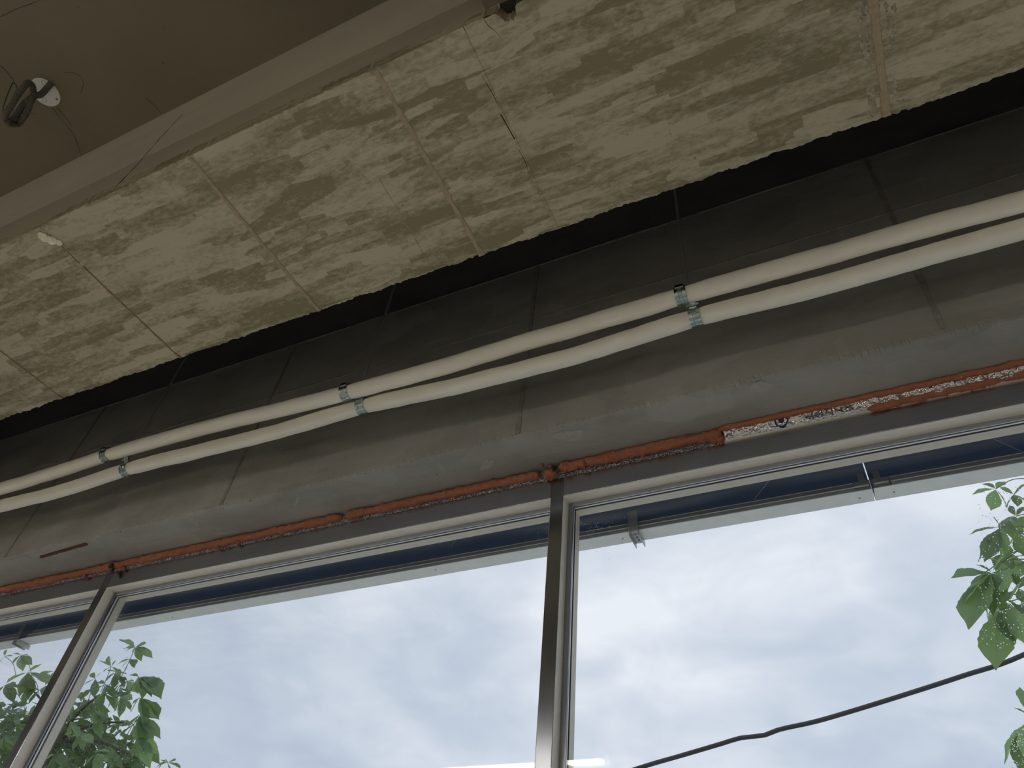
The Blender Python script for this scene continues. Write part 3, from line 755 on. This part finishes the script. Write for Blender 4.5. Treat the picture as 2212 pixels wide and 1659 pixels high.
# ------------------------------------------------------------------ sealing over the window head
def bead(label, x0, x1, yz, r, seed, drips=(), name='foam_bead', sq=0.85):
    """expanded foam: lumpy sweep along the gap; yz(x) centre"""
    step = 0.0035; n = int((x1 - x0) / step)
    pts = []
    for k in range(n + 1):
        x = x0 + (x1 - x0) * k / n; y, z = yz(x)
        pts.append(Vector((x, y + .0025 * ns(x * 22, seed), C + z + 0.003 * ns(x * 17, seed + 4))))
    def rad(i, th):
        x = pts[i].x; e = min(1, (min(i, n - i) + 1) / 5) ** .5
        cell = noise.voronoi(Vector((x * 42, math.cos(th) * .8, math.sin(th) * .8 + seed)))[0][0]
        rr = r * (0.98 + 0.30 * ns(x * 11, seed + 1) + 0.30 * ns(x * 45, math.cos(th) * 1.5, math.sin(th) * 1.5 + seed) + 0.30 * (0.5 - cell))
        rr += r * .9 * max(0, ns(x * 120, math.cos(th) * 2.2, math.sin(th) * 2.2 + seed) - .28)
        return max(0.1 * r, rr * e)
    bm = tube(B(), pts, rad, 16)
    for (dx, dy, dz, dr) in drips:
        c = Vector((dx, dy, C + dz))
        g = bmesh.ops.create_icosphere(bm, subdivisions=3, radius=dr, matrix=Matrix.Translation(c))
        for v in g['verts']:
            dd = (v.co - c); v.co = c + dd * (0.85 + 0.5 * ns(v.co.x * 140, v.co.y * 140, v.co.z * 140)) * 1.0
    o = obj(name, bm, 'pu_foam', None, smooth=True)
    return tag(o, label, 'sealing foam', 'orange foam beads over the window head')
YG = 1.724
def on(px, py): p = at_y(px, py, YG); return p.x
mid = lambda dz=0.0, dy=0.0: (lambda x: (1.713 + dy, Z_WALL - 0.0115 + dz))
slope = lambda x: (1.719, Z_WALL - 0.0155)
bead('orange foam bead over the leftmost pane and mullion', -5.4, on(740, 1118), slope, .0155, 1.0,
     [(on(183, 1252), 1.717, Z_WALL - .036, .010), (on(268, 1228), 1.716, Z_WALL - .038, .011), (on(250, 1224), 1.709, Z_WALL - .018, .019), (on(480, 1170), 1.716, Z_WALL - .031, .010), (on(520, 1166), 1.717, Z_WALL - .034, .010)])
bead('orange foam bead over the middle pane ending just before the centre mullion', on(752, 1112), on(1168, 1026), slope, .0155, 3.0, [(on(1160, 1032), 1.714, Z_WALL - .02, .013), (on(880, 1088), 1.716, Z_WALL - .026, .010)])
bead('torn orange foam lump on top of the centre mullion', on(1178, 1028), on(1206, 1020), lambda x: (1.716, Z_WALL - .024), .020, 5.0, [(on(1181, 985) , 1.69, Z_WALL - .004, .008), (on(1195, 1000), 1.702, Z_WALL - .006, .007), (on(1192, 1028), 1.722, Z_WALL - .036, .010)])
bead('ragged orange foam bead between the centre mullion and the foil strip', on(1212, 1008), on(1560, 935), lambda x: (1.712, Z_WALL - 0.0125), .0165, 7.0,
     [(on(1225, 1010), 1.708, Z_WALL - .014, .021), (on(1262, 1002), 1.71, Z_WALL - .018, .018), (on(1390, 982), 1.722, Z_WALL - .031, .009), (on(1330, 966), 1.70, Z_WALL - .004, .009), (on(1358, 962), 1.698, Z_WALL - .003, .007), (on(1545, 945), 1.716, Z_WALL - .022, .019), (on(1556, 948), 1.72, Z_WALL - .03, .013)])
bead('orange foam bead along the upper edge of the foil strip', on(1552, 920), 1.6, lambda x: (1.7005 - .003 * max(0, x), Z_WALL - 0.005), .0098, 9.0)
bead('orange foam bead along the lower edge of the foil strip', on(1880, 905), 1.6, lambda x: (1.722, Z_FT + .009 + .004 * min(1, max(0, (x - .12) * 2.5))), .0115, 11.0)
# dark granular filler seen under the foam
bm = B(); rows = []
fx0, fx1 = -5.4, on(1562, 945)
nx = 1300
for i in range(nx + 1):
    x = fx0 + (fx1 - fx0) * i / nx
    rows.append([bm.verts.new((x, 1.7245 + (.004 if j == 0 else 0) - 0.0025 * ns(x * 300, j * 3.1), C + Z_FT + 0.001 + 0.0385 * j / 5 + (0.0012 * ns(x * 150, j) if 0 < j < 5 else 0))) for j in range(6)] + [bm.verts.new((x, 1.78, C + Z_WALL - .001)), bm.verts.new((x, 1.78, C + Z_FT + .001))])
for a, b in zip(rows, rows[1:]):
    for j in range(8): bm.faces.new((a[j], b[j], b[(j + 1) % 8], a[(j + 1) % 8]))
bm.faces.new(rows[0]); bm.faces.new(rows[-1])
tag(obj('filler_strip', bm, 'granules'), 'sparkling grey granular filler strip under the orange foam', 'filler strip')

# crinkled foil strip
FX0, FX1 = on(1562, 945), 1.6
def foil_y(x, v):
    """v 0 bottom .. 1 top: surface of the crumpled foil, leaning into the room towards the soffit"""
    s = 0.0
    for sc_, am, sd in ((26, .0075, 1.3), (60, .0052, 4.1), (140, .0020, 8.8)):
        q = noise.voronoi(Vector((x * sc_, v * sc_ * .045, sd)))[0]
        s += am * (0.9 - (q[1] - q[0]) * 1.4)
    edge = min(1, v * 6 + .15) * min(1, (1 - v) * 5 + .25)
    return 1.7275 - 0.021 * v - s * edge
def foil_z(x, v): return C + Z_FT + 0.003 + (Z_WALL - Z_FT - 0.002) * v
foil = empty('foil_strip', (FX0, 1.725, C + Z_FT)); tag(foil, 'crinkled silver foil faced insulation strip over the window head', 'foil strip')
bm = B(); nx = 620; nv = 18; g = []
for i in range(nx + 1):
    x = FX0 + .006 + (FX1 - FX0) * i / nx
    g.append([bm.verts.new((x, foil_y(x, j / nv), foil_z(x, j / nv) + (.003 * ns(x * 40, 2.0) if j == 0 else 0))) for j in range(nv + 1)])
for a, b in zip(g, g[1:]):
    for j in range(nv): bm.faces.new((a[j], b[j], b[j + 1], a[j + 1]))
obj('foil_face', bm, 'foil', foil)
obj('insulation_board', box(B(), FX0, FX1, 1.7285, 1.78, C + Z_FT + .001, C + Z_WALL - .001), 'foil_backing', foil)
obj('board_edge', box(B(), FX0 + .002, FX1, 1.7235, 1.7285, C + Z_FT + .001, C + Z_FT + .006), 'foil_backing', foil)
# writing printed on the foil
def lettering(txt, px0, px1, v0, v1, mat, name, outline=0.0):
    xa, xb = on(*px0), on(*px1)
    cu = bpy.data.curves.new(name, 'FONT'); cu.body = txt; cu.size = 1.0; cu.resolution_u = 3
    if outline: cu.fill_mode = 'NONE'; cu.bevel_depth = outline; cu.bevel_resolution = 0
    t = bpy.data.objects.new('tmp_text', cu); COL.objects.link(t)
    dg = bpy.context.evaluated_depsgraph_get(); dg.update()
    me = bpy.data.meshes.new_from_object(t.evaluated_get(dg)); bpy.data.objects.remove(t)
    if not len(me.vertices): return None
    xs_ = [v.co.x for v in me.vertices]; ys_ = [v.co.y for v in me.vertices]
    ax_, bx_, ay_, by_ = min(xs_), max(xs_), min(ys_), max(ys_)
    for v in me.vertices:
        u = (v.co.x - ax_) / max(1e-6, bx_ - ax_); w = (v.co.y - ay_) / max(1e-6, by_ - ay_)
        x = xa + (xb - xa) * u; vv = v0 + (v1 - v0) * w
        v.co = (x, foil_y(x, vv) - 0.0028, foil_z(x, vv))
    me.materials.clear(); me.materials.append(MATS[mat])
    o = bpy.data.objects.new(name, me); link(o)
    o.parent = foil; o.matrix_parent_inverse = foil.matrix_world.inverted()
    return o
lettering('서영지니톤', (1741, 910), (1846, 890), 0.14, 0.60, 'ink_blue', 'printed_letters', 0.022)
lettering('에너지 그레이', (1716, 900), (1796, 882), 0.72, 0.92, 'ink_dark', 'printed_letters')
xc = on(1689, 912)
def ring_mark(rx, rv, wd, mat, nm):
    bm = B(); n = 40; a_, b_ = [], []
    for k in range(n):
        t = 2 * math.pi * k / n
        for lst, s in ((a_, 1.0), (b_, 1 - wd)):
            x = xc + rx * s * math.cos(t); v = 0.48 + rv * s * math.sin(t)
            lst.append(bm.verts.new((x, foil_y(x, v) - .0035, foil_z(x, v))))
    for k in range(n): bm.faces.new((a_[k], a_[(k + 1) % n], b_[(k + 1) % n], b_[k]))
    obj(nm, bm, mat, foil)
ring_mark(.0195, .46, .2, 'ink_blue', 'printed_ring'); ring_mark(.0085, .21, .9, 'ink_dark', 'printed_dot')
for px, py in ((1582, 938), (1897, 862), (1962, 850), (2058, 826)):
    x = on(px, py); bm = B()
    vs = [bm.verts.new((x + s, foil_y(x, v) - .001, foil_z(x, v))) for v in (.1, .3, .5, .7, .9) for s in (-.0006, .0006)]
    for k in range(4): bm.faces.new((vs[2 * k], vs[2 * k + 1], vs[2 * k + 3], vs[2 * k + 2]))
    obj('printed_mark', bm, 'ink_dark', foil)
# rubber shims over the mullions
def lump(name, parts, mat, seed, sub=3):
    bm = B()
    for (c, r, sc_) in parts:
        c = Vector(c)
        g = bmesh.ops.create_icosphere(bm, subdivisions=sub, radius=1.0)
        for v in g['verts']:
            d = v.co.copy(); f = 1 + 0.28 * ns(d.x * 2.2 + seed, d.y * 2.2, d.z * 2.2) + .12 * ns(d.x * 7 + seed, d.y * 7, d.z * 7)
            v.co = c + Vector((d.x * r * sc_[0], d.y * r * sc_[1], d.z * r * sc_[2])) * f
    return obj(name, bm, mat, None, smooth=True)
p = at_y(240, 1222, 1.70); q = at_y(243, 1232, 1.705)
tag(lump('rubber_shim', [(p, .011, (1, .8, 1.1)), (q, .009, (.8, .8, 1.2))], 'black_rubber', 1), 'small black rubber shim poking from foam over the leaning mullion', 'shim', 'black shims in the foam')
p = at_y(1201, 996, 1.698); q = at_y(1196, 1012, 1.70); s = at_y(1187, 988, 1.695)
tag(lump('rubber_shim', [(p, .010, (1.3, .7, .9)), (q, .008, (.8, .8, 1.6)), (s, .006, (.7, .7, 1.5))], 'black_rubber', 5), 'small black rubber shim in torn foam over the centre mullion', 'shim', 'black shims in the foam')
# rusty strip lying in the soffit edge
bm = B(); a = at_z(88, 1203, Z_WALL); b = at_z(188, 1174, Z_WALL); d = (b - a); d.z = 0; L = d.length; u = d.normalized(); w = Vector((-u.y, u.x, 0)); rows = []
for k in range(61):
    t = k / 60; e = .0085 * (1 + .25 * ns(t * 14, 3)) * (1 if 0 < k < 60 else .6)
    c = a + u * (L * t)
    rows.append([bm.verts.new(c + w * s_ * e + Vector((0, 0, zz * (1 + .5 * ns(t * 40, s_))))) for s_, zz in ((-1, .002), (-.8, -.004), (0, -.0055), (.8, -.004), (1, .002))])
for r0, r1 in zip(rows, rows[1:]):
    for j in range(4): bm.faces.new((r0[j], r1[j], r1[j + 1], r0[j + 1]))
bm.faces.new(rows[0]); bm.faces.new(rows[-1])
tag(obj('rusty_strip', bm, 'rust'), 'rusty reddish steel strip stuck in the grey soffit corner', 'metal strip')
# dried foam blob on the beam
p = at_z(108, 515, H_BEAM)
bl = lump('foam_blob', [((p.x - .012, p.y - .012, p.z - .002), .016, (1.0, 1.1, .45)), ((p.x + .004, p.y + .006, p.z - .003), .015, (1.2, 1.0, .5)), ((p.x + .016, p.y + .022, p.z - .002), .009, (1.3, 1.2, .5))], 'old_foam', 2)
tag(bl, 'pale yellow dried foam blob stuck at a joint of the wide beam', 'foam blob')

# ------------------------------------------------------------------ ceiling outlet with coiled conduit
pc = Vector((-2.198, 0.197, C + Z_SLAB))
pl = empty('outlet_cover', pc); tag(pl, 'round white blank cover plate screwed to the brown ceiling', 'cover plate')
bm = B(); n = 40
ra = [bm.verts.new((pc.x + .052 * math.cos(t), pc.y + .052 * math.sin(t), pc.z)) for t in [2 * math.pi * k / n for k in range(n)]]
rb = [bm.verts.new((pc.x + .052 * math.cos(t), pc.y + .052 * math.sin(t), pc.z - .003)) for t in [2 * math.pi * k / n for k in range(n)]]
rc = [bm.verts.new((pc.x + .049 * math.cos(t), pc.y + .049 * math.sin(t), pc.z - .0042)) for t in [2 * math.pi * k / n for k in range(n)]]
for a_, b_ in ((ra, rb), (rb, rc)):
    for k in range(n): bm.faces.new((a_[k], a_[(k + 1) % n], b_[(k + 1) % n], b_[k]))
bm.faces.new(ra); bm.faces.new(rc)
obj('plate', bm, 'plate_white', pl)
for px, py in ((68, 183), (124, 213)):
    p = at_z(px, py, Z_SLAB); obj('plate_screw', disc((p.x, p.y, pc.z - .004), .0042, .002, n=12), 'screw_steel', pl)
for px, py, r in ((97, 215, .009), (96, 178, .008)):
    p = at_z(px, py, Z_SLAB); bm = tube(B(), [(p.x + r * math.cos(t), p.y + r * math.sin(t), pc.z - .0043) for t in [2 * math.pi * k / 18 for k in range(19)]], .0006, 5); obj('knockout_rim', bm, 'screw_steel', pl)
def cpt(px, py, dz): return at_z(px, py, Z_SLAB - dz)
coil_ctrl = [cpt(*q) for q in ((110, 180, .004), (100, 192, .03), (88, 204, .06), (76, 207, .08), (62, 215, .10), (47, 231, .12), (31, 254, .15), (21, 263, .17), (12, 259, .185), (12, 248, .19), (22, 232, .17), (38, 206, .13), (52, 186, .10), (60, 179, .075),
    (69, 184, .06), (72, 200, .075), (66, 222, .105), (54, 248, .13), (38, 267, .15), (24, 268, .17), (14, 262, .19))]
pts = catmull(coil_ctrl, .0016)
bm = tube(B(), pts, lambda i, th: .0098 + (.0013 if (i // 2) % 2 == 0 else 0.0), 14)
cd = obj('flexible_conduit', bm, 'conduit_grey', None); tag(cd, 'coiled grey corrugated conduit hanging from the round ceiling plate', 'conduit')
w1 = catmull([cpt(40, 196, .10), cpt(30, 178, .09), cpt(22, 190, .12), cpt(12, 215, .16), cpt(6, 240, .19), cpt(10, 262, .2)], .01)
tag(obj('loose_wire', tube(B(), w1, .0022, 8), 'wire_green'), 'thin green wire looping behind the coiled conduit', 'wire')
w2 = catmull([cpt(66, 176, .02), cpt(60, 174, .06), cpt(50, 182, .09), cpt(36, 196, .12), cpt(24, 220, .15), cpt(14, 238, .18)], .01)
tag(obj('loose_wire', tube(B(), w2, .0035, 8), 'black_rubber'), 'thick black wire bundled with the coiled conduit', 'wire')

# ------------------------------------------------------------------ lamp mirrored in the glass; the other rows are added, unseen fill
lamp_spots = [(-1.72, -1.25)] + [(x, y) for y in (-2.3, -3.4, -4.5, -5.5) for x in (-5.2, -3.3, -1.4, 1.0, 4.2) if not (x == 1.0 and y > -4)]
for i, (xr, yl) in enumerate(lamp_spots):
    z = C + 1.65
    l = empty('room_or_fill_lamp', (xr - .6, yl, z)); 
    tag(l, 'fluorescent lamp whose tube is mirrored low in the window glass' if i == 0 else 'added fill lamp in the %s row from the window, %s' % (['nearest', 'second', 'third', 'backmost'][[-2.3, -3.4, -4.5, -5.5].index(yl)], ['first from the leafy end', 'second from the leafy end', 'third from the leafy end', 'fourth from the leafy end', 'last from the leafy end'][[-5.2, -3.3, -1.4, 1.0, 4.2].index(xr)]), 'lamp', 'fluorescent lamp of the window row' if i == 0 else 'added fill lamps behind the viewer')
    obj('housing', box(B(), xr - 1.24, xr + .02, yl - .03, yl + .03, z + .034, z + .07, .004), 'lamp_white', l)
    bm = B(); rows = [[bm.verts.new((xe, yl + u, z + w)) for u, w in ((-.075, -.008), (-.03, .03), (.03, .03), (.075, -.008), (.078, -.008), (.032, .034), (-.032, .034), (-.078, -.008))] for xe in (xr - 1.24, xr + .02)]
    for j in range(8): bm.faces.new((rows[0][j], rows[1][j], rows[1][(j + 1) % 8], rows[0][(j + 1) % 8]))
    bm.faces.new(rows[0]); bm.faces.new(rows[1])
    obj('reflector', bm, 'lamp_white', l)
    for xe in (xr - 1.22, xr - .005):
        obj('end_cap', box(B(), xe - .008, xe + .012, yl - .012, yl + .012, z - .012, z + .032, .002), 'lamp_white', l)
    obj('tube', tube(B(), [(xr - 1.21, yl, z), (xr, yl, z)], .013, 14), 'fill_tube_light' if i else 'tube_light_dimmed', l)
    ztop = C + (Z_SLAB if not (-0.5 < xr - .6 < 2.4 and yl > -4.0) else H_BEAM + .06)
    for xe in (xr - 1.0, xr - .2): obj('suspension_wire', tube(B(), [(xe, yl, z + .07), (xe, yl, ztop)], .0015, 6), 'rod_steel', l)

# ------------------------------------------------------------------ power cable
cab = [at_y(px, py, 4.5) for px, py in ((1380, 1659), (1472, 1632), (1560, 1606), (1600, 1594), (1652, 1588), (1680, 1577), (1760, 1559), (1850, 1533), (1950, 1502), (2080, 1460), (2212, 1414))]
a = cab[0]; b = cab[-1]
cab = [a + Vector((-9, 0, -.9)), a + Vector((-5, 0, -.95)), a + Vector((-2, 0, -.52))] + cab + [b + Vector((2, 0, .95)), b + Vector((6, 0, 3.1))]
tag(obj('power_cable', tube(B(), catmull(cab, .05), .0125, 10), 'cable_black', None, smooth=True), 'wavy dark overhead cable crossing the sky outside', 'cable')

# ------------------------------------------------------------------ trees
def leaflet_mesh(seed, serr=True):
    """unit leaflet along +Y, width along X, thin, folded on the midrib and drooping towards the tip"""
    rr = random.Random(seed)
    fold = rr.uniform(.10, .35); droop = rr.uniform(.05, .34); twist = rr.uniform(-.5, .5)
    bm = bmesh.new(); uvl = bm.loops.layers.uv.new('UVMap')
    nL, nW = 16, 3; g = []
    for i in range(nL + 1):
        t = i / nL
        prof = lambda u: 0.5 * math.sin(math.pi * u ** 1.25) ** .8
        w = prof(t) if t < .74 else prof(.74) * ((1 - t) / .26) ** 1.25
        w = max(w, .010)
        w *= 1 + (.05 if (serr and i % 2) else -.02)
        row = []
        for j in range(-nW, nW + 1):
            s = j / nW; x = s * w
            z = fold * abs(x) - droop * t * t + twist * x * t * .5 + .02 * math.sin(t * 20 + s)
            row.append(bm.verts.new((x, t, z)))
        g.append(row)
    for i in range(nL):
        for j in range(2 * nW):
            f = bm.faces.new((g[i][j], g[i][j + 1], g[i + 1][j + 1], g[i + 1][j]))
            for lp, (ii, jj) in zip(f.loops, ((i, j), (i, j + 1), (i + 1, j + 1), (i + 1, j))):
                lp[uvl].uv = ((jj - nW) / nW, ii / nL)
    me = bpy.data.meshes.new('leaflet'); bm.to_mesh(me); bm.free()
    me.polygons.foreach_set('use_smooth', [True] * len(me.polygons))
    me.materials.append(MATS['leaf_green'])
    return me
LM = [leaflet_mesh(s) for s in range(14)]
def put_leaflet(parent, base, tip, ratio, up, rr):
    d = tip - base; L = d.length; yv = d.normalized()
    zv = (up - yv * up.dot(yv))
    if zv.length < 1e-3: zv = Vector((0, 1, 0)) - yv * yv.y
    zv.normalize(); xv = yv.cross(zv)
    M = Matrix((xv * L * ratio, yv * L, zv * L * .5)).transposed().to_4x4(); M.translation = base
    o = bpy.data.objects.new('leaflet', rr.choice(LM)); COL.objects.link(o)
    o.parent = parent; o.matrix_parent_inverse = parent.matrix_world.inverted(); o.matrix_world = M
    return o
def palm_leaf(tree, stem_from, hub, spec, rr, y_hub, ratio=.40):
    """leaf = petiole with leaflets; spec: list of tip points"""
    s = Vector(stem_from)
    ptsx = catmull([s, (s + hub) / 2 + Vector((0, 0, .03)), hub], .03)
    pet = obj('leaf', tube(B(), ptsx, .0022, 6), 'stem_green', tree)
    for tip in spec:
        up = Vector((rr.uniform(-.5, .5), rr.uniform(-.9, -.1), rr.uniform(.15, 1.0)))
        put_leaflet(pet, hub + (tip - hub) * .04, tip, ratio * rr.uniform(.85, 1.15), up, rr)
    return pet
def branch(tree, ctrl, r0, r1, name='branch'):
    p = catmull(ctrl, .06); n = len(p)
    return obj(name, tube(B(), p, lambda i, th: r0 + (r1 - r0) * i / (n - 1), 9), 'bark', tree, smooth=True)

# tree by the foil end: explicit leaves at the frame edge
rr = random.Random(21)
YR = 3.4
tr = empty('chestnut_tree', (3.2, 3.9, -0.1)); tag(tr, 'tree with large palmate leaves at the cable end of the window', 'tree', 'trees outside the window')
branch(tr, [(3.2, 3.9, -.1), (3.15, 3.85, 1.2), (3.0, 3.8, 2.4), (2.9, 3.75, 3.6), (2.8, 3.7, 4.9)], .10, .05, 'trunk')
branch(tr, [(2.98, 3.8, 2.6), (2.2, 3.6, 3.2), (1.5, 3.5, 3.75), (1.05, 3.42, 3.98)], .035, .010)
branch(tr, [(3.0, 3.8, 2.2), (2.1, 3.6, 2.75), (1.4, 3.5, 3.1), (.95, 3.42, 3.3)], .035, .010)
branch(tr, [(3.05, 3.82, 1.9), (2.3, 3.6, 2.2), (1.5, 3.5, 2.45), (1.0, 3.42, 2.65)], .03, .009)
def P(px, py, dy=0.0): return at_y(px, py, YR + dy)
right_leaves = [
    ((2151, 1056), [(2098, 1063), (2143, 1100), (2120, 1040), (2170, 1035), (2180, 1092)], 0.0),
    ((2190, 1068), [(2170, 1095), (2215, 1040), (2200, 1090), (2160, 1050), (2225, 1085)], .12),
    ((2161, 1139), [(2090, 1146), (2103, 1208), (2125, 1207), (2172, 1190), (2146, 1114), (2190, 1108)], 0.0),
    ((2200, 1150), [(2172, 1185), (2208, 1195), (2185, 1115), (2225, 1105), (2230, 1160)], .1),
    ((2144, 1238), [(2055, 1237), (2060, 1310), (2080, 1345), (2115, 1328), (2110, 1215), (2165, 1195), (2140, 1325)], 0.0),
    ((2165, 1215), [(2120, 1200), (2180, 1172), (2215, 1190), (2160, 1280), (2200, 1265)], .08),
    ((2158, 1316), [(2147, 1431), (2192, 1385), (2125, 1300), (2215, 1330), (2175, 1270)], .05),
    ((2200, 1270), [(2190, 1235), (2212, 1300), (2160, 1300), (2230, 1240), (2215, 1345)], .15),
    ((2180, 1300), [(2215, 1392), (2225, 1330), (2205, 1255), (2160, 1370)], -.05),
    ((2225, 1555), [(2156, 1640), (2205, 1675), (2240, 1660), (2245, 1540)], 0.0),
    ((2222, 1545), [(2207, 1480), (2192, 1526), (2245, 1500)], .1),
    ((2228, 1210), [(2195, 1220), (2190, 1250), (2240, 1260), (2250, 1190)], .2),
    ((2195, 1115), [(2165, 1150), (2190, 1165), (2225, 1150), (2215, 1090), (2178, 1090)], .22),
    ((2185, 1195), [(2150, 1225), (2180, 1250), (2215, 1235), (2150, 1180), (2212, 1165)], .25),
    ((2195, 1310), [(2165, 1345), (2190, 1370), (2222, 1355), (2225, 1300), (2170, 1290)], .22),
    ((2130, 1235), [(2095, 1275), (2120, 1290), (2150, 1270), (2105, 1235)], .12),
    ((2150, 1290), [(2118, 1300), (2150, 1370), (2185, 1330), (2170, 1265)], .18),
]
for hub, tips, dy in right_leaves:
    hp = P(*hub, dy)
    st = hp + Vector((rr.uniform(.18, .3), .08, rr.uniform(-.05, .12)))
    palm_leaf(tr, st, hp, [P(px, py, dy + rr.uniform(-.10, .06)) for px, py in tips], rr, YR + dy, .47)

# tree at the other end: denser crown of smaller leaves
rr = random.Random(33)
YL = 3.2
tl = empty('chestnut_tree', (-6.0, 3.8, -0.1)); tag(tl, 'dense leafy tree behind the leaning mullion', 'tree', 'trees outside the window')
def Q(px, py, dy=0.0): return at_y(px, py, YL + dy)
hubc = Q(120, 1600, .4)
branch(tl, [(-6.0, 3.8, -.1), (-5.95, 3.75, 1.0), (-5.8, 3.7, 1.9), hubc], .09, .04, 'trunk')
for tgt in (Q(215, 1500, .2), Q(280, 1560, .15), Q(60, 1480, .2), Q(300, 1640, .1), Q(150, 1540, .3), Q(10, 1560, .3)):
    branch(tl, [hubc, (hubc + tgt) / 2 + Vector((0, 0, .05)), tgt], .016, .004)
left_leaves = [
    ((292, 1398), [(258, 1378), (262, 1396), (270, 1404), (305, 1425), (318, 1400), (329, 1416), (316, 1388), (284, 1410)], 0),
    ((282, 1424), [(250, 1432), (262, 1440), (290, 1442), (296, 1430), (268, 1418)], .05),
    ((300, 1462), [(298, 1498), (330, 1498), (348, 1478), (352, 1492), (312, 1505), (280, 1455)], 0),
    ((302, 1507), [(306, 1545), (336, 1550), (352, 1540), (318, 1562), (285, 1520)], .02),
    ((300, 1545), [(300, 1590), (328, 1598), (346, 1585), (318, 1600), (275, 1570)], .02),
    ((305, 1590), [(300, 1640), (322, 1652), (337, 1625), (290, 1610), (278, 1640)], .04),
    ((240, 1440), [(215, 1425), (222, 1450), (262, 1455), (250, 1425), (230, 1415)], .08),
    ((250, 1452), [(226, 1470), (245, 1488), (272, 1480), (275, 1455), (232, 1445)], .10),
    ((228, 1478), [(205, 1490), (222, 1512), (250, 1505), (250, 1480), (208, 1470)], .08),
    ((275, 1470), [(255, 1492), (275, 1510), (295, 1495), (290, 1470), (262, 1462)], .12),
    ((262, 1505), [(240, 1525), (262, 1545), (285, 1530), (285, 1508), (242, 1502)], .06),
    ((362, 1647), [(333, 1655), (345, 1640), (380, 1640), (392, 1655), (370, 1665)], .0),
    ((45, 1415), [(25, 1432), (48, 1445), (68, 1435), (62, 1412), (28, 1410)], .0),
    ((10, 1418), [(-10, 1440), (28, 1415), (12, 1400)], .0),
    ((60, 1452), [(12, 1470), (42, 1500), (90, 1430), (62, 1505), (110, 1470)], .0),
    ((118, 1450), [(85, 1452), (128, 1440), (140, 1470), (95, 1480)], .05),
    ((85, 1490), [(50, 1495), (60, 1520), (110, 1480), (120, 1500), (30, 1480)], .0),
    ((10, 1480), [(30, 1510), (-20, 1510), (35, 1480)], .05),
    ((175, 1585), [(150, 1590), (155, 1620), (180, 1620), (200, 1600), (140, 1580)], -.05),
    ((240, 1625), [(205, 1618), (262, 1655), (255, 1640), (220, 1640), (240, 1660)], -.05),
]
rl = random.Random(5)
fill = []
while len(fill) < 42:
    x = rl.uniform(-20, 345); y = rl.uniform(1420, 1700)
    # crown outline: rises towards the middle, falls at the cable side
    top = 1490 if x < 140 else (1435 if x < 255 else 1455 + (x - 255) * 1.1)
    if y < top + 14 or (x > 290 and y < 1600) or (x > 325 and y < 1660): continue
    n = rl.choice((4, 5, 5, 6)); a0 = rl.uniform(0, 6.28); r = rl.uniform(24, 38)
    tips = []
    for k in range(n):
        a = a0 + 2 * math.pi * k / n * rl.uniform(.7, .95)
        tips.append((x + r * math.cos(a) * rl.uniform(.7, 1.1), y + r * (math.sin(a) * .9 + .35) * rl.uniform(.7, 1.1)))
    fill.append(((x, y), tips, rl.uniform(.02, .35)))
# the crown behind, too dense to count
FV, FF, FU = [], [], []
for k in range(1150):
    x = rl.uniform(-60, 315); y = rl.triangular(1470, 1760, 1600)
    top = 1500 if x < 140 else (1475 if x < 230 else 1500 + (x - 230) * 1.3)
    if y < top + 20: continue
    base = Q(x, y, rl.uniform(.35, .8)); L = rl.uniform(.09, .15)
    yv = Vector((rl.uniform(-1, 1), rl.uniform(-.6, .6), rl.uniform(-1, .45))).normalized()
    up = Vector((rl.uniform(-1, 1), rl.uniform(-1, .2), rl.uniform(-.2, 1))); zv = (up - yv * up.dot(yv)).normalized(); xv = yv.cross(zv)
    M = Matrix((xv * L * .36, yv * L, zv * L * .5)).transposed().to_4x4(); M.translation = base
    me = rl.choice(LM); n0 = len(FV)
    FV.extend(tuple(M @ v.co) for v in me.vertices)
    FF.extend(tuple(n0 + q for q in p.vertices) for p in me.polygons)
    FU.extend(tuple(u.uv) for u in me.uv_layers[0].data)
mef = bpy.data.meshes.new('foliage'); mef.from_pydata(FV, [], FF); mef.materials.append(MATS['leaf_green'])
ul = mef.uv_layers.new(name='UVMap'); ul.data.foreach_set('uv', [c for u in FU for c in u])
fo = bpy.data.objects.new('foliage', mef); link(fo); fo.parent = tl; fo.matrix_parent_inverse = tl.matrix_world.inverted(); tag(fo, kind='stuff')
for hub, tips, dy in left_leaves + fill:
    hp = Q(*hub, dy)
    st = hp + (hubc - hp).normalized() * rr.uniform(.12, .22) + Vector((0, .05, -.03))
    palm_leaf(tl, st, hp, [Q(px, py, dy + rr.uniform(-.035, .02)) for px, py in tips], rr, YL + dy, .30)
